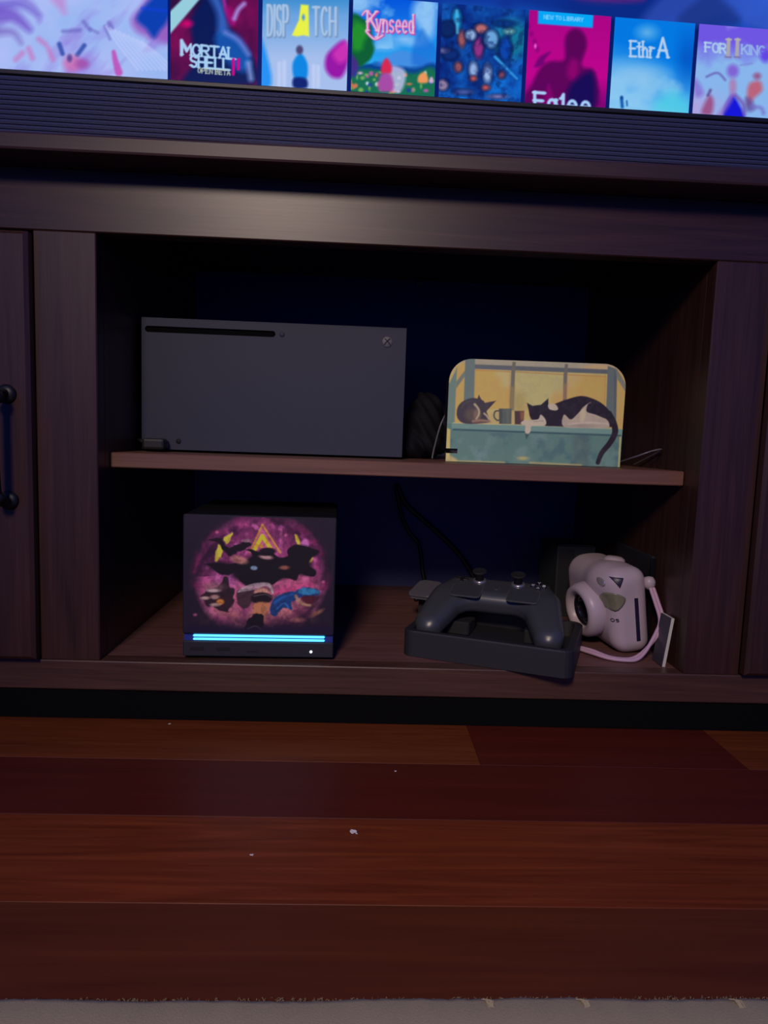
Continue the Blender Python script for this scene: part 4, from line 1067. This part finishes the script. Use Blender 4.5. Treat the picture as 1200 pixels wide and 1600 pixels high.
cpart('logo_button', add_lathe(bmesh.new(), [(0, .0006), (.0036, .0006), (.0042, 0), (.0042, -.001), (0, -.001)], Matrix.Translation((0, .021, TZ)), 24), 'controller_pad', None, True)
for a in (-.0035, 0, .0035):
    cpart('light_dot', add_lathe(bmesh.new(), [(0, .0009), (.0005, .0008), (.0006, 0), (0, 0)], Matrix.Translation((a, .0225, TZ)), 8), 'pad_rim')
for sx in (-1, 1):
    cpart('menu_button', add_lathe(bmesh.new(), [(0, .0008), (.0018, .0007), (.002, -.001), (0, -.001)], Matrix.Translation((sx*.010, .046, TZ)), 14) , 'black_gloss', None, True)
    bm = box((sx*.047-.016, .0500, -.004), (sx*.047+.016, .0600, .010), .004, 2)
    cpart('shoulder_button', bm, 'black_plastic', None)

# =================================================================== SMALL GREY PUCK BEHIND
gk = thing('receiver_puck', 'flat grey plastic puck on a dark stand behind the game controller', 'receiver', (.077, .190, ZB), math.radians(-28))
bm = bmesh.new(); add_prism(bm, rrect(0, 0, .031, .046, .005), 2, 0, .006, .0015, 2)
PKM = Matrix.Translation((0, 0, .0375)) @ Matrix.Rotation(math.radians(13), 4, 'X')
bmesh.ops.transform(bm, matrix=PKM, verts=bm.verts)
obj('case', bm, 'grey_plastic', gk)
bm = box((-.013, -.0232, .0024), (.013, -.0228, .0032)); bmesh.ops.transform(bm, matrix=PKM, verts=bm.verts)
obj('seam', bm, 'black_matte', gk)
bm = bmesh.new(); add_prism(bm, [(-.002, 0), (.018, 0), (.016, .041), (.0, .0376)], 0, -.009, .009)
obj('stand', bm, 'black_matte', gk)

# =================================================================== LEADS ON THE BACK BOARD
by = BACKY-.006
def wall_pts(pix, off=0): return [tuple(at_y(u, v, by+off)) for u, v in pix]
a_ = wall_pts([(622, 762), (632, 784), (645, 798), (675, 824), (705, 852), (722, 872), (735, 892)])
a_.append((a_[-1][0]+.012, by-.01, a_[-1][2]-.02)); a_.append((a_[-1][0]+.02, by-.05, ZB+.0045)); 
lead('power_cord', [(a_[0][0]-.002, by+.001, a_[0][2]+.004)]+a_+[(.22, .30, ZB+.0045)], .0042, 'cable', 'thick black cord slanting down the back board of the lower bay')
b_ = wall_pts([(619, 764), (624, 790), (630, 812), (640, 832), (655, 852)], -.0095)
lead('data_cord', b_+[(b_[-1][0]+.006, by-.02, b_[-1][2]-.04), (b_[-1][0]+.01, by-.045, ZB+.0035), (b_[-1][0]-.01, .29, ZB+.0035)], .0032, 'cable', 'thin black cord hanging from the same point of the back board')
lead('floor_cord', [(.225, .265, ZB+.0016), (.249, .222, ZB+.0016), (.268, .176, ZB+.0016), (.284, .152, ZB+.0016), (.296, .150, ZB+.0016)], .0013, 'cable_grey', 'thin grey cord on the bay floor running under the pink camera')

# =================================================================== DARK BOX BEHIND THE CAMERA
bx0 = thing('carton', 'small dark green carton standing behind the pink camera', 'box', (.258, .225, ZB), math.radians(4))
obj('carton_body', box((0, 0, .0005), (.054, .07, .098), .001, 1), 'dark_box', bx0)
obj('carton_flap', box((.001, .004, .0982), (.053, .069, .0992)), 'dark_box', bx0)
obj('front_panel', box((.002, -.0008, .004), (.024, .0002, .094)), 'case', bx0)
lead('loop_cord', [(.285, .24, ZB+.1012), (.272, .245, ZB+.115), (.276, .25, ZB+.124), (.288, .245, ZB+.116), (.300, .24, ZB+.1012)], .0012, 'cable', 'thin black cord looped on top of the dark carton')

# =================================================================== PINK INSTANT CAMERA
# lies on its side: local -X = lens, -Y = top of the camera (towards the room), Z up
PK = math.radians(5)
pk = thing('instant_camera', 'pale pink instant camera lying on its side with a cord', 'camera', (.292, .100, ZB), PK)
pk.rotation_euler = (0, math.radians(-8), PK)
def camf(X, Y, Z):
    b = s_rbox(X, Y, Z, (.008, .014, .051), (.023, .056, .0495), .015)
    b = smax(b, -(X*.75+Z*.66)-.006, .014)
    front = s_rbox(X, Y, Z, (-.001, .026, .062), (.022, .046, .036), .018)
    d = smin(b, front, .014)
    d = smin(d, s_ell(X, Y, Z, (-.001, -.012, .082), (.022, .026, .019)), .012)
    return d
pm = surface_nets(camf, (-.085, -.06, -.005), (.045, .085, .115), .002)
zmin = min(v.co.z for v in pm.vertices)
for v in pm.vertices: v.co.z += -zmin+.0003
_rm = pk.rotation_euler.to_matrix()
pk.location.z = ZB+.0003-min((_rm @ v.co).z for v in pm.vertices)
link_mesh('body', pm, 'pink', pk, True)
def on_body(y, z, x0=-.08, direction=1):
    """x of the body surface along +x from the front at y, z"""
    xs_ = np.linspace(-.085, .045, 400); d = camf(xs_, np.full(400, y), np.full(400, z+zmin))
    return xs_[np.argmax(d < 0)]
def top_y(x, z):
    ys_ = np.linspace(-.06, .08, 400); d = camf(np.full(400, x), ys_, np.full(400, z+zmin))
    return ys_[np.argmax(d < 0)]
LM = axis_mat((-.0205, .004, .0475), (-1, -.12, -.04)) @ Matrix.Scale(1.06, 4)
lr = obj('lens_ring', add_lathe(bmesh.new(), [(.024, -.008), (.0290, -.004), (.0310, .003), (.0303, .011), (.0275, .0160), (.0235, .0172), (.0195, .015), (.0180, .009), (.0175, .003)], LM, 48), 'pink', pk, True)
obj('lens_tube', add_lathe(bmesh.new(), [(.0185, .010), (.0150, .011), (.0130, .008), (.0110, .003), (.0100, .003), (0, .0045)], LM, 40), 'lens_dark', lr, True)
# film slot on the top side (faces the room)
xs0, xs1 = .012, .0165
bm = bmesh.new()
zz = np.linspace(.016, .066, 14)
vs = [[bm.verts.new((x, top_y(.014, z)-.0006, z)) for x in (xs0, xs1)]+[bm.verts.new((x, top_y(.014, z)+.003, z)) for x in (xs1, xs0)] for z in zz]
for A, B in zip(vs, vs[1:]):
    for k in range(4): bm.faces.new([A[k], A[(k+1) % 4], B[(k+1) % 4], B[k]])
bm.faces.new(vs[0]); bm.faces.new(list(reversed(vs[-1])))
obj('film_slot', bm, 'violet_dark', pk)
# flash window, viewfinder, mirror, printed mark
def patch(name, pts, mat, lift=.0008, parent=None, smooth=3, rings=3):
    """pts = (x, z) outline on the top side of the camera; a thin plate that follows its surface"""
    if not smooth and len(pts) < 8: pts = [tuple(np.array(a)*(1-t)+np.array(b)*t) for a, b in zip(pts, pts[1:]+pts[:1]) for t in (0, .25, .5, .75)]
    P = [np.array(p) for p in (catmull(pts, smooth, True) if smooth else pts)]
    cen = sum(P)/len(P); bm = bmesh.new(); prev = None
    cv = bm.verts.new((cen[0], top_y(*cen)-lift*1.3, cen[1]))
    for r in range(1, rings+1):
        ring = [bm.verts.new((*(lambda q: (q[0], top_y(q[0], q[1])-(lift if r < rings else -.002), q[1]))(cen+(p-cen)*min(1, r/(rings-1)) if rings > 1 else p),)) for p in P]
        for k in range(len(P)):
            k2 = (k+1) % len(P)
            if prev is None: bm.faces.new([cv, ring[k], ring[k2]])
            else: bm.faces.new([prev[k], ring[k], ring[k2], prev[k2]])
        prev = ring
    return obj(name, bm, mat, parent or pk, True)
fw_ = patch('flash_window', [(-.0190, .060), (-.0190, .074), (-.008, .074), (.001, .068), (-.002, .060), (-.010, .053)], 'flash', .0016, rings=6)
patch('viewfinder', [(-.0130, .0930), (.0005, .0910), (-.0050, .0805)], 'violet_dark', .0012, smooth=0, rings=5)
patch('mirror', arc(-.0195, .086, .0026, .0050, 0, 330, 11), 'silver_pink', smooth=0)
for k, ch in enumerate('OS'):
    bm = bmesh.new()
    for stq in GLYPH[ch]:
        pp = [(-.0135+k*.0040+p[0]*.0028, .0440-p[1]*.0032) for p in stq]
        add_tube(bm, [(x, top_y(x, z)-.0002, z) for x, z in pp], .0006, 4, 0)
    obj('printed_mark', bm, 'violet_dark', pk)
# shutter bump on the upper side and hinge of the film door at the back
obj('upper_bump', add_lathe(bmesh.new(), [(0, .006), (.008, .0055), (.012, .003), (.0135, -.003), (0, -.003)], Matrix.Translation((.016, .012, .0985)) @ Matrix.Rotation(.2, 4, 'Y'), 28), 'pink', pk, True)
obj('film_door', box((.0285, -.026, .012), (.0335, .060, .086), .002, 2), 'pink', pk, True)
obj('strap_lug', add_lathe(bmesh.new(), [(0, -.0075), (.004, -.007), (.0068, -.003), (.0072, .002), (.005, .0065), (0, .0078)], Matrix.Translation((.0365, -.030, .078)), 20), 'pink', pk, True)
# cord as a thing that hangs from the lug
pkM = Matrix.Translation(pk.location) @ pk.rotation_euler.to_matrix().to_4x4()
lug = pkM @ Vector((.0375, -.034, .073))
def strap_pts(off, oz):
    return [tuple(lug+Vector((off, 0, 0))), (.325+off, .060, ZB+.062), (.3275+off, .050, ZB+.044+oz), (.321+off, .044, ZB+.030+oz), (.308+off*.5, .040+off, ZB+.012+oz), (.296, .036+off*1.5, ZB+.0040+oz*.3), (.283, .035+off, ZB+.0026), (.267, .040+off, ZB+.0028+oz*.5), (.254, .054+off*2.5, ZB+.004+oz), (.241, .076+off*2, ZB+.003), (.232, .090+off, ZB+.0026)]
sp = thing('wrist_strap', 'pink wrist cord trailing from the pink camera across the bay floor', 'strap', (.30, .03, ZB))
spi = Matrix.Translation((-.30, -.03, -ZB))
for off, oz in ((-.0018, 0), (.0018, .001)):
    bm = add_tube(bmesh.new(), strap_pts(off, oz), .0021, 8, 8); bmesh.ops.transform(bm, matrix=spi, verts=bm.verts)
    obj('cord_strand', bm, 'pink_light', sp, True)

# =================================================================== CARD AND CASE AGAINST THE RIGHT WALL
cd = thing('white_card', 'thin card with a cream edge leaning on the right wall of the lower bay', 'card', (.3205, .022, ZB), 0)
bm = bmesh.new(); add_box(bm, (-.0012, 0, 0), (.0020, .024, .054), 0)
bmesh.ops.transform(bm, matrix=Matrix.Rotation(math.radians(6.5), 4, 'Y'), verts=bm.verts)
obj('card_stock', bm, 'card_white', cd)
bm = bmesh.new(); add_box(bm, (-.0022, .0002, 0.0005), (-.00125, .0238, .0538), 0)
bmesh.ops.transform(bm, matrix=Matrix.Rotation(math.radians(6.5), 4, 'Y'), verts=bm.verts)
obj('card_face', bm, 'card_face', cd)
cs = thing('thin_case', 'thin dark case standing upright against the right wall behind the card', 'case', (.3268, .085, ZB), 0)
obj('case_shell', box((0, 0, .0003), (.0048, .11, .110), .0012, 1), 'case', cs)
obj('case_spine', box((-.0004, -.0006, .002), (.0052, .004, .108), .0008, 1), 'black_gloss', cs)

# =================================================================== RUG AND FLOOR LITTER
bm = bmesh.new()
xs_ = np.linspace(-1.15, 1.25, 480); rows_ = [0, .0015, .005, .02, .06, .2, .6, 1.5]
prev = None; gridv = []
for j, dy in enumerate(rows_):
    r_ = []
    for x in xs_:
        wob = .0007*math.sin(x*23)+.0004*math.sin(x*67+1)+.00015*random.uniform(-1, 1)
        yy = rug_edge_y+.010*(x-.008)+.0*x-dy+wob*(1 if j < 4 else 0)
        z = (.0006, .0032, .0046, .0052)[min(j, 3)]+.0004*random.uniform(-1, 1)*(j > 0)
        r_.append(bm.verts.new((x, yy, z)))
    gridv.append(r_)
for A, B in zip(gridv, gridv[1:]):
    for k in range(len(A)-1): bm.faces.new([A[k], A[k+1], B[k+1], B[k]])
rg = thing('area_rug', 'pale grey beige woven rug with a fuzzy edge on the wooden floor', 'rug', (0, -.9, 0))
o = obj('rug_field', bm, 'rug', rg, True); o.matrix_parent_inverse = Matrix.Translation((0, .9, 0))
bm = bmesh.new()
for k in range(1400):
    x = random.uniform(-.5, .6); yy = rug_edge_y+.010*(x-.008)-random.uniform(0, .003)
    L = random.uniform(.0003, .0009); dx = random.uniform(-.0008, .0008)
    add_tube(bm, [(x, yy, random.uniform(.001, .004)), (x+dx, yy+L*.6, random.uniform(.001, .0035)), (x+dx*2.2, yy+L, random.uniform(.0006, .003))], .00014, 3, 0, cap=False)
for u in (768, 916, 1156):
    P = at_z(u, 1560, .007)
    for k in range(16): add_tube(bm, [(P[0]+random.uniform(-.002, .002), P[1]-.004, .004), (P[0]+random.uniform(-.003, .001), P[1]-.0005, .006), (P[0]-.003+random.uniform(-.002, .001), P[1]+.0018, .005)], .00025, 3, 0, cap=False)
fr = obj('edge_fibres', bm, 'rug', rg); fr['kind'] = 'stuff'; fr.matrix_parent_inverse = Matrix.Translation((0, .9, 0))
def crumb(u, v, size, label, seed):
    P = at_z(u, v, 0.0005); rr = random.Random(seed); bm = bmesh.new()
    for k in range(7):
        a = [(rr.uniform(-1, 1)*size, rr.uniform(-1, 1)*size*.7, .0004+rr.uniform(0, .6)*size*.5) for q in range(4)]
        add_tube(bm, a, size*.13, 5, 3)
    zm = min(q.co.z for q in bm.verts)
    for q in bm.verts: q.co.z -= zm
    tag(obj('lint_crumb', bm, 'lint', None, True, (P[0], P[1], .0002)), label, 'lint', 'lint on the floor')
crumb(553, 1301, .0032, 'pale tangled lint tuft on the red floor board', 1)
crumb(618, 1205, .0011, 'tiny white speck of lint on the dark floor board', 2)
crumb(393, 1336, .0014, 'small pale lint thread on the red floor board left of the tuft', 3)
crumb(265, 1131, .0013, 'small lint bit on the orange board under the TV stand', 4)
